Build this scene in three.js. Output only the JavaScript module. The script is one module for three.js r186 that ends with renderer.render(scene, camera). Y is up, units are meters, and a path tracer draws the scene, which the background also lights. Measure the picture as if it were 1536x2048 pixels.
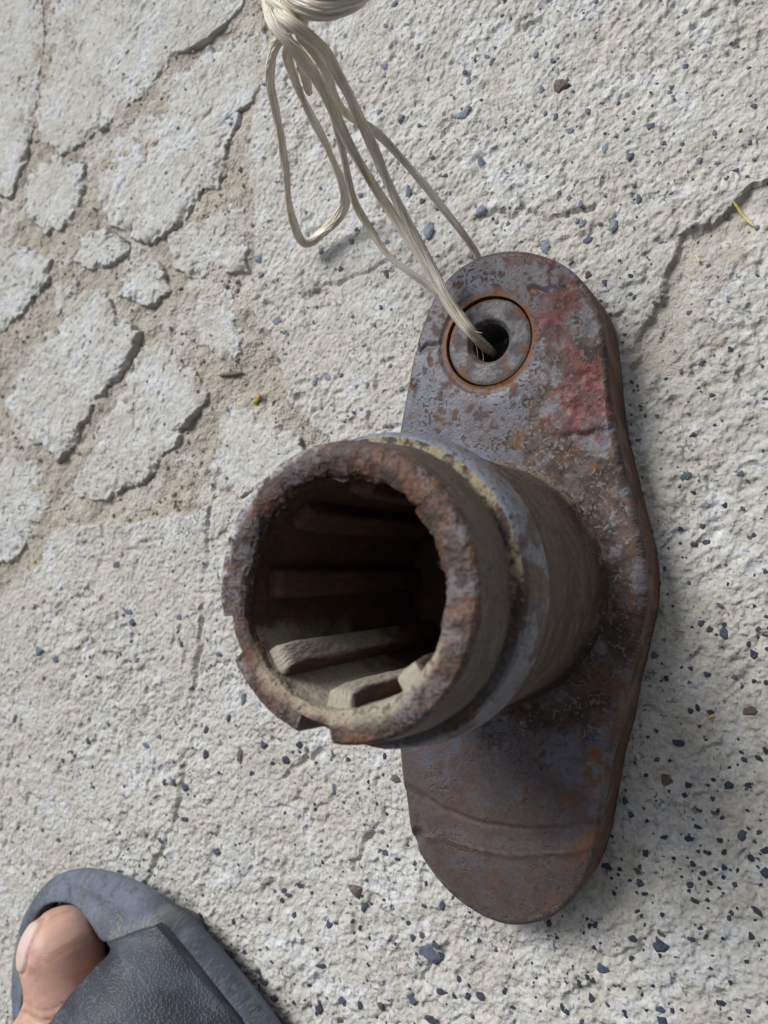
import * as THREE from 'three';
import { mergeGeometries } from 'three/addons/utils/BufferGeometryUtils.js';
import { MarchingCubes } from 'three/addons/objects/MarchingCubes.js';
import { Brush, Evaluator, SUBTRACTION } from 'three-bvh-csg';

// ---------------------------------------------------------------- camera, sky, sun, exposure
const scene = new THREE.Scene();
const camera = new THREE.PerspectiveCamera(68.65, 0.75, 0.01, 20);
camera.position.set(0, 0.2, 0);
camera.up.set(0, 0, -1);
camera.lookAt(-0.47939, 0.2 - 0.87491, -0.06871);
camera.focus = 0.188;
camera.userData.fStop = 18;
scene.add(camera);
const renderer = new THREE.WebGLRenderer({ antialias: true });
renderer.setSize(768, 1024);
renderer.toneMapping = THREE.LinearToneMapping;
renderer.toneMappingExposure = 2.12;
renderer.shadowMap.enabled = true;
renderer.shadowMap.type = THREE.PCFSoftShadowMap;
const SUN = new THREE.Vector3(-0.42, 0.76, -0.54).normalize();
{ // hazy overcast sky, brighter round the veiled sun
  const W = 256, Hh = 128, d = new Float32Array(W * Hh * 4), v = new THREE.Vector3();
  for (let j = 0; j < Hh; j++) for (let i = 0; i < W; i++) {
    const phi = (i + 0.5) / W * 2 * Math.PI - Math.PI, el = ((j + 0.5) / Hh - 0.5) * Math.PI;
    v.set(Math.cos(el) * Math.cos(phi), Math.sin(el), Math.cos(el) * Math.sin(phi));
    const c = Math.max(0, v.dot(SUN)), up = Math.max(0, v.y);
    const b = 0.022 + 0.03 * up + 0.60 * Math.pow(c, 4);
    const k = (j * W + i) * 4;
    d[k] = b * 0.955; d[k + 1] = b * 0.995; d[k + 2] = b * 1.075; d[k + 3] = 1;
  }
  const sky = new THREE.DataTexture(d, W, Hh, THREE.RGBAFormat, THREE.FloatType);
  sky.mapping = THREE.EquirectangularReflectionMapping; sky.magFilter = THREE.LinearFilter; sky.minFilter = THREE.LinearFilter;
  sky.colorSpace = THREE.LinearSRGBColorSpace; sky.needsUpdate = true;
  scene.background = sky; scene.environment = sky;
}
const sun = new THREE.DirectionalLight(new THREE.Color(1, 0.98, 0.945), 1.5);
sun.position.copy(SUN).multiplyScalar(2).add(new THREE.Vector3(-0.1, 0, 0));
sun.target.position.set(-0.1, 0, 0);
sun.castShadow = true; sun.shadow.radius = 46; sun.shadow.mapSize.set(2048, 2048);
Object.assign(sun.shadow.camera, { left: -0.35, right: 0.35, top: 0.35, bottom: -0.35, near: 0.5, far: 4 });
scene.add(sun, sun.target);

// ---------------------------------------------------------------- helpers (lengths below are millimetres until a mesh is made)
const MM = 0.001;
function rng(seed) { let s = seed >>> 0; return () => { s = (s + 0x6D2B79F5) | 0; let t = Math.imul(s ^ (s >>> 15), 1 | s); t = (t + Math.imul(t ^ (t >>> 7), 61 | t)) ^ t; return ((t ^ (t >>> 14)) >>> 0) / 4294967296; }; }
function hash(x, y, z) { let h = Math.imul(x, 374761393) ^ Math.imul(y, 668265263) ^ Math.imul(z, 1274126177); h = Math.imul(h ^ (h >>> 13), 1274126177); return ((h ^ (h >>> 16)) >>> 0) / 4294967296; }
function n2(x, y, s = 0) {
  const xi = Math.floor(x), yi = Math.floor(y); let fx = x - xi, fy = y - yi; fx = fx * fx * (3 - 2 * fx); fy = fy * fy * (3 - 2 * fy);
  const a = hash(xi, yi, s), b = hash(xi + 1, yi, s), c = hash(xi, yi + 1, s), d = hash(xi + 1, yi + 1, s);
  return a + (b - a) * fx + (c - a + (a - b - c + d) * fx) * fy;
}
function n3(x, y, z, s = 0) {
  const zi = Math.floor(z); let f = z - zi; f = f * f * (3 - 2 * f);
  const a = n2(x, y, s + zi * 17 + 7), b = n2(x, y, s + (zi + 1) * 17 + 7); return a + (b - a) * f;
}
// rotated octaves so that the lattice does not show
function fbm(x, y, o, s = 0) { let a = 0.5, v = 0, t = 0; for (let i = 0; i < o; i++) { v += a * n2(x, y, s + i * 31); t += a; a *= 0.5; const q = x * 1.62 - y * 1.21 + 3.7; y = x * 1.21 + y * 1.62 + 9.1; x = q; } return v / t; }
function fbm3(x, y, z, o, s = 0) { let a = 0.5, v = 0, t = 0; for (let i = 0; i < o; i++) { v += a * n3(x, y, z, s + i * 31); t += a; a *= 0.5; const q = x * 1.62 - y * 1.21 + 3.7; y = x * 1.21 + y * 1.62 + 9.1; x = q; z = z * 2.03 + 1.3; } return v / t; }
const ss = (a, b, x) => { const t = Math.min(1, Math.max(0, (x - a) / (b - a))); return t * t * (3 - 2 * t); };
const mix = (a, b, t) => a + (b - a) * t;
const mixc = (A, B, t) => { A[0] += (B[0] - A[0]) * t; A[1] += (B[1] - A[1]) * t; A[2] += (B[2] - A[2]) * t; };
const enc = (l) => { l = Math.min(1, Math.max(0, l)); return 255 * (l <= 0.0031308 ? 12.92 * l : 1.055 * Math.pow(l, 1 / 2.4) - 0.055); };
const ENC = new Uint8Array(4097); for (let i = 0; i <= 4096; i++) ENC[i] = Math.round(enc(i / 4096));
const e8 = (l) => ENC[Math.max(0, Math.min(4096, (l * 4096) | 0))];
function segDist(px, py, pts, closed) {
  let m = 1e9; const n = pts.length;
  for (let i = 0; i < (closed ? n : n - 1); i++) {
    const a = pts[i], b = pts[(i + 1) % n], dx = b[0] - a[0], dy = b[1] - a[1];
    let t = ((px - a[0]) * dx + (py - a[1]) * dy) / (dx * dx + dy * dy); t = t < 0 ? 0 : t > 1 ? 1 : t;
    const ex = px - a[0] - t * dx, ey = py - a[1] - t * dy, d = ex * ex + ey * ey; if (d < m) m = d;
  }
  return Math.sqrt(m);
}
function inside(px, py, pts) { let c = false; for (let i = 0, j = pts.length - 1; i < pts.length; j = i++) { const a = pts[i], b = pts[j]; if ((a[1] > py) !== (b[1] > py) && px < (b[0] - a[0]) * (py - a[1]) / (b[1] - a[1]) + a[0]) c = !c; } return c; }
// fn(u-index, v-index) fills [r,g,b linear, bump 0..1, roughness 0..1]
function makeMaps(w, h, fn, wrap = THREE.MirroredRepeatWrapping) {
  const c = new Uint8Array(w * h * 4), b = new Uint8Array(w * h * 4), r = new Uint8Array(w * h * 4), o = [0, 0, 0, 0, 0];
  for (let j = 0, k = 0; j < h; j++) for (let i = 0; i < w; i++, k += 4) {
    fn((i + 0.5) / w, (j + 0.5) / h, o);
    c[k] = e8(o[0]); c[k + 1] = e8(o[1]); c[k + 2] = e8(o[2]); c[k + 3] = 255;
    b[k] = b[k + 1] = b[k + 2] = Math.max(0, Math.min(255, o[3] * 255)); b[k + 3] = 255;
    r[k] = r[k + 1] = r[k + 2] = Math.max(0, Math.min(255, o[4] * 255)); r[k + 3] = 255;
  }
  const T = (d, cs) => { const t = new THREE.DataTexture(d, w, h, THREE.RGBAFormat); t.magFilter = THREE.LinearFilter; t.minFilter = THREE.LinearFilter; t.wrapS = t.wrapT = wrap; if (cs) t.colorSpace = THREE.SRGBColorSpace; t.needsUpdate = true; return t; };
  return { map: T(c, true), bumpMap: T(b), roughnessMap: T(r) };
}
function geo(pos, uv, idx) {
  const g = new THREE.BufferGeometry(); for (let i = 0; i < pos.length; i++) pos[i] *= MM;
  g.setAttribute('position', new THREE.Float32BufferAttribute(pos, 3)); g.setAttribute('uv', new THREE.Float32BufferAttribute(uv, 2));
  g.setIndex(idx); g.computeVertexNormals(); return g;
}
function gridIndex(nu, nv, flip, closeU) { // nu columns, nv rows, vertex = j*nu+i
  const idx = [], cu = closeU ? nu : nu - 1;
  for (let j = 0; j < nv - 1; j++) for (let i = 0; i < cu; i++) {
    const a = j * nu + i, b = j * nu + (i + 1) % nu, c = a + nu, d = b + nu;
    if (flip) idx.push(a, b, c, b, d, c); else idx.push(a, c, b, b, c, d);
  }
  return idx;
}
const used = {};
function numbered(n) { const k = used[n] = (used[n] ?? -1) + 1; return k ? n + '_' + String(k).padStart(3, '0') : n; }
function mesh(name, g, m, parent) { const o = new THREE.Mesh(g, m); o.name = parent ? name : numbered(name); o.castShadow = o.receiveShadow = true; (parent || scene).add(o); return o; }
function tag(o, label, category, group) { o.userData.label = label; o.userData.category = category; if (group) o.userData.group = group; return o; }

// ---------------------------------------------------------------- ground: worn concrete, a soil filled joint, broken concrete pieces, stone chips
const BASIN = [[-424.4,-355.7],[-151.2,-232.6],[-155.3,-206.4],[-153.8,-178.3],[-160.8,-162.3],[-164.3,-146.9],[-162.8,-121.2],[-162.0,-97.9],[-159.7,-86.9],[-151.0,-66.6],[-142.6,-53.8],[-130.8,-41.5],[-121.8,-35.7],[-133.0,-31.6],[-148.9,-31.0],[-165.6,-23.4],[-177.8,-22.2],[-183.5,-18.9],[-200.2,-15.8],[-234.1,-15.8],[-259.9,-13.9],[-274.0,0.5],[-293.2,15.2],[-330.8,31.4],[-389.9,46.0]];
const PLATES = [[[-375.6,-320.3],[-284.6,-280.9],[-282.4,-249.9],[-280.8,-231.0],[-281.6,-207.5],[-286.6,-187.2],[-292.0,-174.5],[-298.3,-164.1],[-313.8,-162.8],[-364.7,-172.6]],[[-277.9,-280.4],[-171.5,-234.0],[-164.2,-211.8],[-170.9,-200.2],[-186.9,-194.3],[-203.7,-193.1],[-212.6,-184.8],[-224.7,-182.5],[-237.8,-177.1],[-254.7,-172.7],[-264.0,-172.4],[-277.8,-182.4],[-282.3,-194.9],[-277.4,-215.8],[-277.6,-232.1]],[[-231.9,-172.3],[-212.5,-179.3],[-200.2,-187.5],[-180.1,-189.6],[-159.4,-188.0],[-155.3,-174.3],[-159.1,-168.2],[-163.5,-163.2],[-170.7,-162.6],[-170.6,-157.0],[-174.2,-150.6],[-177.3,-143.1],[-180.0,-137.2],[-186.2,-138.2],[-193.3,-132.0],[-203.2,-126.2],[-213.4,-123.8],[-223.0,-129.0],[-235.1,-135.8],[-242.5,-149.9],[-243.6,-162.7],[-242.1,-168.1]],[[-288.5,-171.3],[-270.2,-171.5],[-251.9,-162.8],[-252.3,-149.1],[-258.0,-140.9],[-273.5,-140.6],[-286.0,-149.1],[-290.7,-161.3]],[[-254.7,-134.7],[-235.6,-132.6],[-226.1,-125.7],[-224.0,-120.3],[-234.5,-117.8],[-244.5,-118.3],[-253.9,-123.7]],[[-222.5,-115.0],[-207.9,-113.9],[-202.2,-101.5],[-210.0,-97.0],[-218.0,-99.7],[-228.1,-104.2],[-226.5,-111.4]],[[-192.1,-103.3],[-177.1,-101.4],[-169.4,-89.4],[-168.0,-74.1],[-174.3,-73.0],[-188.4,-79.5],[-198.2,-89.5],[-198.4,-97.1]],[[-247.5,-106.1],[-237.4,-105.8],[-230.0,-95.0],[-217.6,-87.9],[-222.7,-79.7],[-233.8,-69.0],[-249.8,-55.1],[-251.0,-48.7],[-261.2,-42.2],[-269.6,-50.2],[-283.8,-54.3],[-295.2,-69.9],[-292.9,-76.6],[-280.6,-87.6],[-263.7,-97.4]],[[-215.3,-82.2],[-201.9,-78.4],[-186.9,-65.7],[-183.9,-58.2],[-193.3,-51.8],[-198.9,-42.8],[-210.7,-32.8],[-231.7,-26.1],[-248.1,-27.0],[-251.8,-31.2],[-241.3,-44.4],[-233.4,-57.1],[-222.9,-69.2]],[[-334.6,-139.3],[-308.9,-139.9],[-288.0,-136.2],[-271.3,-126.7],[-273.4,-118.6],[-286.6,-107.9],[-299.7,-102.3],[-332.1,-101.5]],[[-268.6,-117.2],[-252.3,-114.6],[-254.5,-108.8],[-265.5,-103.1],[-272.4,-109.8]],[[-329.1,-55.4],[-290.1,-50.1],[-272.0,-36.7],[-267.8,-25.8],[-275.3,-13.8],[-287.6,-2.6],[-325.3,2.8]],[[-173.3,-54.9],[-161.8,-52.0],[-152.2,-46.3],[-142.9,-40.8],[-138.9,-32.0],[-148.9,-29.3],[-165.6,-24.2],[-176.8,-24.7],[-179.7,-34.6],[-176.7,-45.0]],[[-203.1,-122.7],[-187.1,-124.9],[-169.6,-128.2],[-166.7,-114.9],[-165.6,-102.1],[-176.0,-103.2],[-190.2,-105.0],[-199.0,-110.4]]];
const CRACKS = [[[-73.8,-100.5],[-65.5,-99.6],[-58.3,-96.1],[-51.3,-95.3],[-45.2,-95.6]],[[-139.0,-88.2],[-131.5,-90.2],[-123.9,-90.8],[-118.3,-91.7],[-113.2,-92.3],[-108.9,-94.1]],[[-178.3,-43.3],[-180.4,-4.8],[-182.6,23.0],[-185.5,47.3],[-188.0,68.0],[-192.6,89.1],[-197.0,100.0],[-202.7,109.6]],[[-66.3,-154.3],[-59.6,-154.2],[-54.6,-151.3]],[[-197.1,98.3],[-206.3,113.7],[-216.0,120.9]],[[-121.3,92.4],[-116.1,84.1],[-113.5,81.1]],[[-147.7,69.4],[-139.9,63.7],[-132.4,58.1]],[[-49.5,99.3],[-42.0,98.7],[-35.9,95.4]],[[-88.5,106.6],[-97.1,118.2],[-98.7,122.7]]];
const SCOOP = [[-8, -92], [-15.5, -86.1], [-22.6, -83.8], [-25.2, -79], [-27.7, -74.9], [-29.4, -69.3], [-34.2, -60], [-37, -50], [60, -30], [60, -110]];
const SEDGE = [[-8, -92], [-15.5, -86.1], [-22.6, -83.8], [-25.2, -79], [-27.7, -74.9], [-29.4, -69.3], [-34.2, -60], [-37, -50]];
const CHIPS = [[-15.8,16.8,2.0,2.7],[-10.7,19.2,1.8,1.9],[-10.5,34.8,3.1,2.2],[-27.1,44.1,2.7,2.2],[-30.0,53.6,2.7,2.5],[-15.8,52.8,2.2,1.9],[-24.8,53.9,1.8,1.4],[-24.9,77.8,3.5,2.4],[-13.3,64.1,2.3,2.1],[-32.4,93.6,3.9,3.0],[-46.6,102.6,3.1,2.3],[-39.4,99.1,1.5,1.5],[-44.5,76.9,2.8,1.5],[-37.4,76.8,1.5,2.0],[-35.3,72.0,2.0,2.3],[-36.9,79.7,1.7,1.8],[-38.8,93.4,2.1,1.3],[-32.3,91.0,2.0,1.5],[-32.3,111.1,2.9,2.0],[-29.9,108.1,1.7,1.7],[-32.5,108.5,2.4,1.5],[-49.3,110.5,1.6,1.8],[-19.2,103.7,2.1,1.1],[-24.2,81.1,1.9,1.7],[-20.7,76.2,1.3,1.3],[-11.0,80.2,1.5,1.2],[-23.1,63.6,1.9,1.0],[-22.3,35.1,1.2,2.2],[-31.0,67.2,2.4,1.1],[-25.0,66.6,2.3,1.2],[-29.3,28.6,1.5,1.5],[-9.4,21.6,2.0,2.2],[-7.1,16.9,1.5,1.0],[-29.1,48.6,1.2,1.2],[-34.6,52.8,1.2,1.1],[-20.8,14.5,1.7,1.5],[-31.9,22.9,1.8,1.8],[-9.3,45.7,1.8,1.4],[-7.7,43.6,1.1,1.7],[-11.5,68.8,1.4,1.4],[-17.3,68.4,1.5,1.2],[-20.9,69.3,1.6,1.2],[-18.1,65.9,1.8,1.2],[-12.1,86.9,1.3,1.6],[-11.1,83.0,1.3,1.0],[-16.6,83.5,1.1,1.2],[-22.5,59.6,1.8,1.0],[-19.3,59.8,1.8,0.8],[-40.0,60.0,1.5,1.9],[-38.6,63.3,1.5,1.5],[-7.0,28.0,1.2,1.1],[-23.5,25.7,1.2,1.2],[-19.0,15.9,1.4,1.4],[-17.4,72.0,1.3,1.4],[-95.0,110.4,8.1,5.4],[-119.0,98.0,3.7,3.8],[-116.4,102.5,2.0,2.3],[-105.7,63.7,2.7,2.4],[-127.5,69.1,1.7,3.4],[-109.2,85.3,4.9,2.3],[-153.0,132.6,3.8,2.5],[-124.0,131.0,3.4,2.6],[-117.6,130.8,2.0,2.6],[-110.6,128.8,1.8,2.5],[-100.7,124.6,3.7,3.6],[-91.5,120.1,3.5,1.5],[-79.6,117.8,3.1,2.3],[-100.2,107.1,1.7,2.1],[-97.3,106.3,2.0,2.3],[-131.7,123.0,3.3,1.3],[-149.4,137.3,2.6,2.5],[-125.4,137.0,4.0,1.9],[-132.2,135.6,2.4,2.4],[-128.8,110.1,2.1,2.1],[-144.9,104.9,2.2,1.5],[-146.9,106.9,2.2,1.5],[-145.8,63.0,2.6,2.3],[-137.9,59.3,3.1,1.5],[-90.4,95.8,1.5,2.6],[-140.7,101.4,2.1,1.7],[-96.2,97.5,1.5,1.2],[-101.7,104.1,1.6,1.8],[-93.0,107.7,2.3,2.2],[-99.1,111.8,1.5,1.8],[-86.3,115.9,1.6,2.1],[-83.4,118.9,1.4,2.1],[-94.6,128.4,3.6,1.7],[-142.1,110.4,1.7,1.6],[-155.0,130.6,3.2,1.7],[-139.9,114.8,1.8,1.8],[-87.3,119.9,1.4,1.4],[-53.7,-133.2,4.4,3.5],[-58.8,-133.7,1.5,2.3],[-55.0,-124.7,1.7,2.3],[-60.3,-144.6,1.7,1.8],[-20.9,-127.9,1.9,1.6],[-41.6,-111.4,2.1,2.9],[-35.1,-107.7,2.0,2.2],[-40.0,-90.4,2.6,4.3],[-33.1,-95.4,1.5,2.4],[-48.0,-97.6,1.3,2.0],[-47.8,-91.9,1.9,2.4],[-58.1,-87.9,2.7,3.0],[-46.3,-87.2,2.6,1.6],[-6.6,-104.0,1.4,1.5],[-29.6,-114.5,3.1,1.6],[-63.4,-120.2,1.4,1.4],[-27.7,-103.8,1.2,1.3],[-50.9,-119.9,1.7,1.7],[-46.5,-77.3,1.7,2.0],[-42.1,-74.6,1.4,2.4],[-35.6,-75.3,1.2,1.3],[-51.3,-100.2,1.2,1.5],[-44.5,-96.0,1.6,1.6],[-28.0,-83.3,1.4,1.0],[-12.4,-87.4,1.1,1.6],[-31.2,-73.0,1.3,1.5],[-266.7,35.1,4.8,3.1],[-256.6,37.6,3.4,3.0],[-191.4,28.6,2.5,2.3],[-163.5,45.5,2.1,3.8],[-169.3,51.8,1.8,2.3],[-179.1,56.4,2.4,3.3],[-178.9,65.3,2.4,2.9],[-163.9,63.8,3.4,3.8],[-145.7,63.1,2.7,2.8],[-208.0,65.3,4.9,1.5],[-279.3,62.5,2.9,3.5],[-218.4,17.7,4.6,2.5],[-224.1,0.4,3.7,2.6],[-213.0,35.3,2.8,2.0],[-262.7,45.3,2.8,1.9],[-252.4,106.1,3.4,2.1],[-198.9,96.9,2.3,2.3],[-172.7,95.9,2.6,1.9],[-187.3,88.1,3.1,1.9],[-140.5,57.6,2.3,1.8],[-188.0,77.3,2.7,2.6],[-193.5,76.4,3.1,2.7],[-174.8,31.0,2.6,2.0],[-215.3,21.6,3.0,2.1],[-201.8,61.9,2.4,1.7],[-192.2,19.0,3.1,2.4],[-103.6,-138.7,2.4,2.7],[-77.3,-117.0,2.3,4.1],[-93.9,-100.4,3.1,4.7],[-101.0,-114.6,2.0,4.9],[-77.0,-102.8,3.1,3.0],[-109.0,-157.6,3.1,2.8],[-83.1,-133.7,5.5,2.7],[-73.4,-146.8,1.9,2.3],[-111.5,-143.0,2.2,1.9],[-96.1,-109.9,1.8,1.6],[-91.3,-107.4,2.0,1.9],[-106.0,-176.8,2.1,2.0],[-109.0,-170.8,1.8,1.7],[-133.4,-102.5,2.7,2.3],[-118.6,-117.8,2.2,1.9],[-101.5,-168.4,1.8,1.6],[-80.6,-142.9,1.4,2.6],[-74.9,-148.9,2.1,1.7],[-108.4,-100.0,1.8,1.6],[-130.1,-60.2,3.1,3.0],[-135.0,-58.6,2.3,2.0],[-151.0,-81.7,3.2,2.6],[-107.4,-60.5,1.8,1.6],[-113.0,-74.5,1.9,1.6],[-159.3,-105.4,4.5,3.2],[-157.9,-99.1,2.3,1.9],[-109.0,-42.0,1.6,1.4],[-117.5,-48.2,1.6,1.9],[-108.5,-89.9,1.9,3.6],[-125.5,-94.9,2.6,1.8],[-103.3,-53.0,1.8,1.6],[-115.4,-55.6,1.4,2.4],[-147.8,-77.6,2.2,1.9],[-121.0,-102.9,2.2,2.0]];
const warpX = (x, z) => x + (fbm(x / 9, z / 9, 3, 11) - 0.5) * 7 + (n2(x / 1.6, z / 1.6, 12) - 0.5) * 1.1;
const warpZ = (x, z) => z + (fbm(x / 9, z / 9, 3, 21) - 0.5) * 7 + (n2(x / 1.6, z / 1.6, 22) - 0.5) * 1.1;
function basinDepth(x, z) { // signed, positive inside the soil joint
  if (x > -105 || z > 60) return -20;
  const a = warpX(x, z), b = warpZ(x, z), d = segDist(a, b, BASIN, true); return inside(a, b, BASIN) ? d : -d;
}
function slabRelief(x, z) {
  const big = (fbm(x / 45, z / 45, 3, 1) - 0.5) * 2.6;
  const lump = fbm(x / 6.5 + z / 22, z / 5.2, 4, 2); // trowelled lumps
  const rid = 1 - Math.abs(2 * fbm(x / 4.2, z / 3.4, 3, 3) - 1);
  const grit = n2(x / 1.25, z / 1.25, 4) - 0.5, grit2 = n2(x / 0.75 + z / 3, z / 0.75, 5) - 0.5;
  const rough = 0.15 + 0.85 * ss(0.34, 0.66, fbm(x / 24, z / 24, 3, 6));
  const pit = ss(0.70, 0.80, n2(x / 2.6, z / 2.6, 7)) * ss(0.45, 0.6, n2(x / 11, z / 11, 8));
  const crisp = fbm(x / 2.3 + z / 9, z / 1.9, 3, 9); // broken paste skin, stepped
  return big + rough * ((lump - 0.5) * 1.9 + (rid - 0.75) * 0.7 + (ss(0.42, 0.56, crisp) - 0.5) * 0.36) + grit * 0.34 + grit2 * 0.2 - pit * 0.8;
}
function soilRelief(x, z) { return (fbm(x / 16, z / 16, 3, 41) - 0.5) * 3.2 + (fbm(x / 4.5, z / 4.5, 4, 42) - 0.5) * 2.2 + (n2(x / 1.1, z / 1.1, 43) - 0.5) * 0.5; }
function groundH(x, z) {
  let h = slabRelief(x, z);
  const bd = basinDepth(x, z);
  if (bd > -6) {
    const k = ss(-0.5, 1.1, bd), steep = mix(0.4, 1, ss(0.3, 0.6, n2(x / 25, z / 25, 44)));
    h = mix(h, -2.5 * mix(steep, 1, ss(0, 12, bd)) + soilRelief(x, z) * 1.15, k);
  }
  for (const c of CRACKS) {
    const b = c.bb || (c.bb = [Math.min(...c.map(p => p[0])) - 4, Math.max(...c.map(p => p[0])) + 4, Math.min(...c.map(p => p[1])) - 4, Math.max(...c.map(p => p[1])) + 4]);
    if (x < b[0] || x > b[1] || z < b[2] || z > b[3]) continue;
    const d = segDist(x + (n2(x / 2.2, z / 2.2, 51) - 0.5) * 2.4, z + (n2(x / 2.2, z / 2.2, 52) - 0.5) * 2.4, c), w = 0.3 + 0.75 * n2(x / 7, z / 7, 53);
    h -= (0.5 + 1.3 * n2(x / 9, z / 9, 54)) * (1 - ss(w * 0.3, w + 0.5, d));
  }
  if (x > -45 && x < 40 && z < -35 && z > -110) { // broken edge of the skim coat, sloping back up on its far side
    const a = x + (fbm(x / 6, z / 6, 3, 55) - 0.5) * 5, b = z + (fbm(x / 6, z / 6, 3, 56) - 0.5) * 5;
    if (inside(a, b, SCOOP)) { const d = segDist(a, b, SEDGE); h -= (2.3 * ss(0, 1.1, d) * (1 - ss(2, 15, d)) - 0.5 * ss(0, 1, d)) * ss(-34, -28, -Math.abs(z + 76) + 4); }
  }
  return h;
}
function slabColour(x, z, o) {
  const dusty = ss(0.40, 0.66, fbm(x / 19, z / 19, 4, 61)), fine = n2(x / 0.55, z / 0.55, 62), mid = fbm(x / 2.4, z / 2.4, 3, 63), pale = ss(0.5, 0.72, fbm(x / 8, z / 8, 4, 64));
  o[0] = 0.462; o[1] = 0.452; o[2] = 0.424;
  mixc(o, [0.425, 0.40, 0.35], dusty * 0.6);
  mixc(o, [0.52, 0.527, 0.53], pale * (1 - dusty * 0.5) * 0.8);
  const g = 1 + (mid - 0.5) * 0.36 + (fine - 0.5) * 0.26 + (n2(x / 0.27, z / 0.27, 60) - 0.5) * 0.2; o[0] *= g; o[1] *= g; o[2] *= g;
  const sp = n2(x / 0.7, z / 0.7, 65) * 0.75 + 0.25 * n2(x / 6, z / 6, 66); // sand grains
  if (sp > 0.79) mixc(o, [0.13, 0.135, 0.16], ss(0.79, 0.82, sp) * 0.85);
  const sp2 = n2(x / 0.9, z / 0.9, 67); if (sp2 > 0.9) mixc(o, [0.36, 0.24, 0.15], ss(0.9, 0.94, sp2) * 0.6);
  const sp3 = n2(x / 1.1, z / 1.1, 68) * 0.8 + 0.2 * pale; if (sp3 > 0.84) mixc(o, [0.34, 0.37, 0.44], ss(0.84, 0.88, sp3) * 0.7);
  o[3] = 0.5 + (fbm(x / 1.1, z / 1.1, 3, 69) - 0.5) * 1.5; o[4] = 0.92;
}
function soilColour(x, z, o) {
  o[0] = 0.37; o[1] = 0.338; o[2] = 0.285;
  const mid = fbm(x / 3.2, z / 3.2, 3, 71), fine = n2(x / 0.5, z / 0.5, 72), pale = ss(0.45, 0.7, fbm(x / 13, z / 13, 3, 73));
  mixc(o, [0.46, 0.44, 0.395], pale * 0.8);
  const g = 1 + (mid - 0.5) * 0.4 + (fine - 0.5) * 0.3; o[0] *= g; o[1] *= g; o[2] *= g;
  const sp = n2(x / 0.8, z / 0.8, 74); if (sp > 0.88) mixc(o, [0.15, 0.11, 0.08], ss(0.88, 0.93, sp) * 0.7);
  o[3] = 0.5 + (n2(x / 0.4, z / 0.4, 75) - 0.5) * 0.8 + (n2(x / 0.85, z / 0.85, 76) - 0.5) * 0.5; o[4] = 0.97;
}
const GX0 = -345, GX1 = 25, GZ0 = -285, GZ1 = 195;
const tmp = [0, 0, 0, 0, 0];
const groundMaps = makeMaps(1856, 1984, (u, v, o) => {
  const x = mix(GX0, GX1, u), z = mix(GZ0, GZ1, v);
  slabColour(x, z, o);
  const bd = basinDepth(x, z);
  let k = bd > -4 ? ss(-0.6, 0.4, bd + (n2(x / 1.3, z / 1.3, 77) - 0.5) * 1.6) : 0;
  if (x > -45 && z < -40 && z > -100 && inside(x, z, SCOOP)) k = Math.max(k, ss(0.40, 0.56, fbm(x / 5, z / 5, 4, 78) + 0.16 - 0.016 * segDist(x, z, SEDGE)) * 0.75);
  if (k > 0) { soilColour(x, z, tmp); for (let i = 0; i < 5; i++) o[i] = mix(o[i], tmp[i], k); }
});
const concreteMat = new THREE.MeshStandardMaterial({ map: groundMaps.map, bumpMap: groundMaps.bumpMap, bumpScale: 0.0006, roughness: 0.93 });
function axis(a, b, step, far) { const out = []; for (let t = 0, w = step * 2; t < far; w *= 1.5, t += w) out.unshift(a - t - w); for (let x = a; x <= b + 1e-6; x += step) out.push(x); for (let t = 0, w = step * 2; t < far; w *= 1.5, t += w) out.push(b + t + w); return out; }

const gxs = axis(GX0, GX1, 0.56, 1400), gzs = axis(GZ0, GZ1, 0.56, 1400);
const ground = (() => {
  const pos = [], uv = [], nx = gxs.length, nz = gzs.length;
  for (const z of gzs) for (const x of gxs) { pos.push(x, groundH(x, z), z); uv.push((x - GX0) / (GX1 - GX0), (z - GZ0) / (GZ1 - GZ0)); }
  return mesh('concrete_ground', geo(pos, uv, gridIndex(nx, nz)), concreteMat);
})();
ground.userData.kind = 'structure';
ground.userData.label = 'worn pale concrete ground with soil filled joints';
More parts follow.
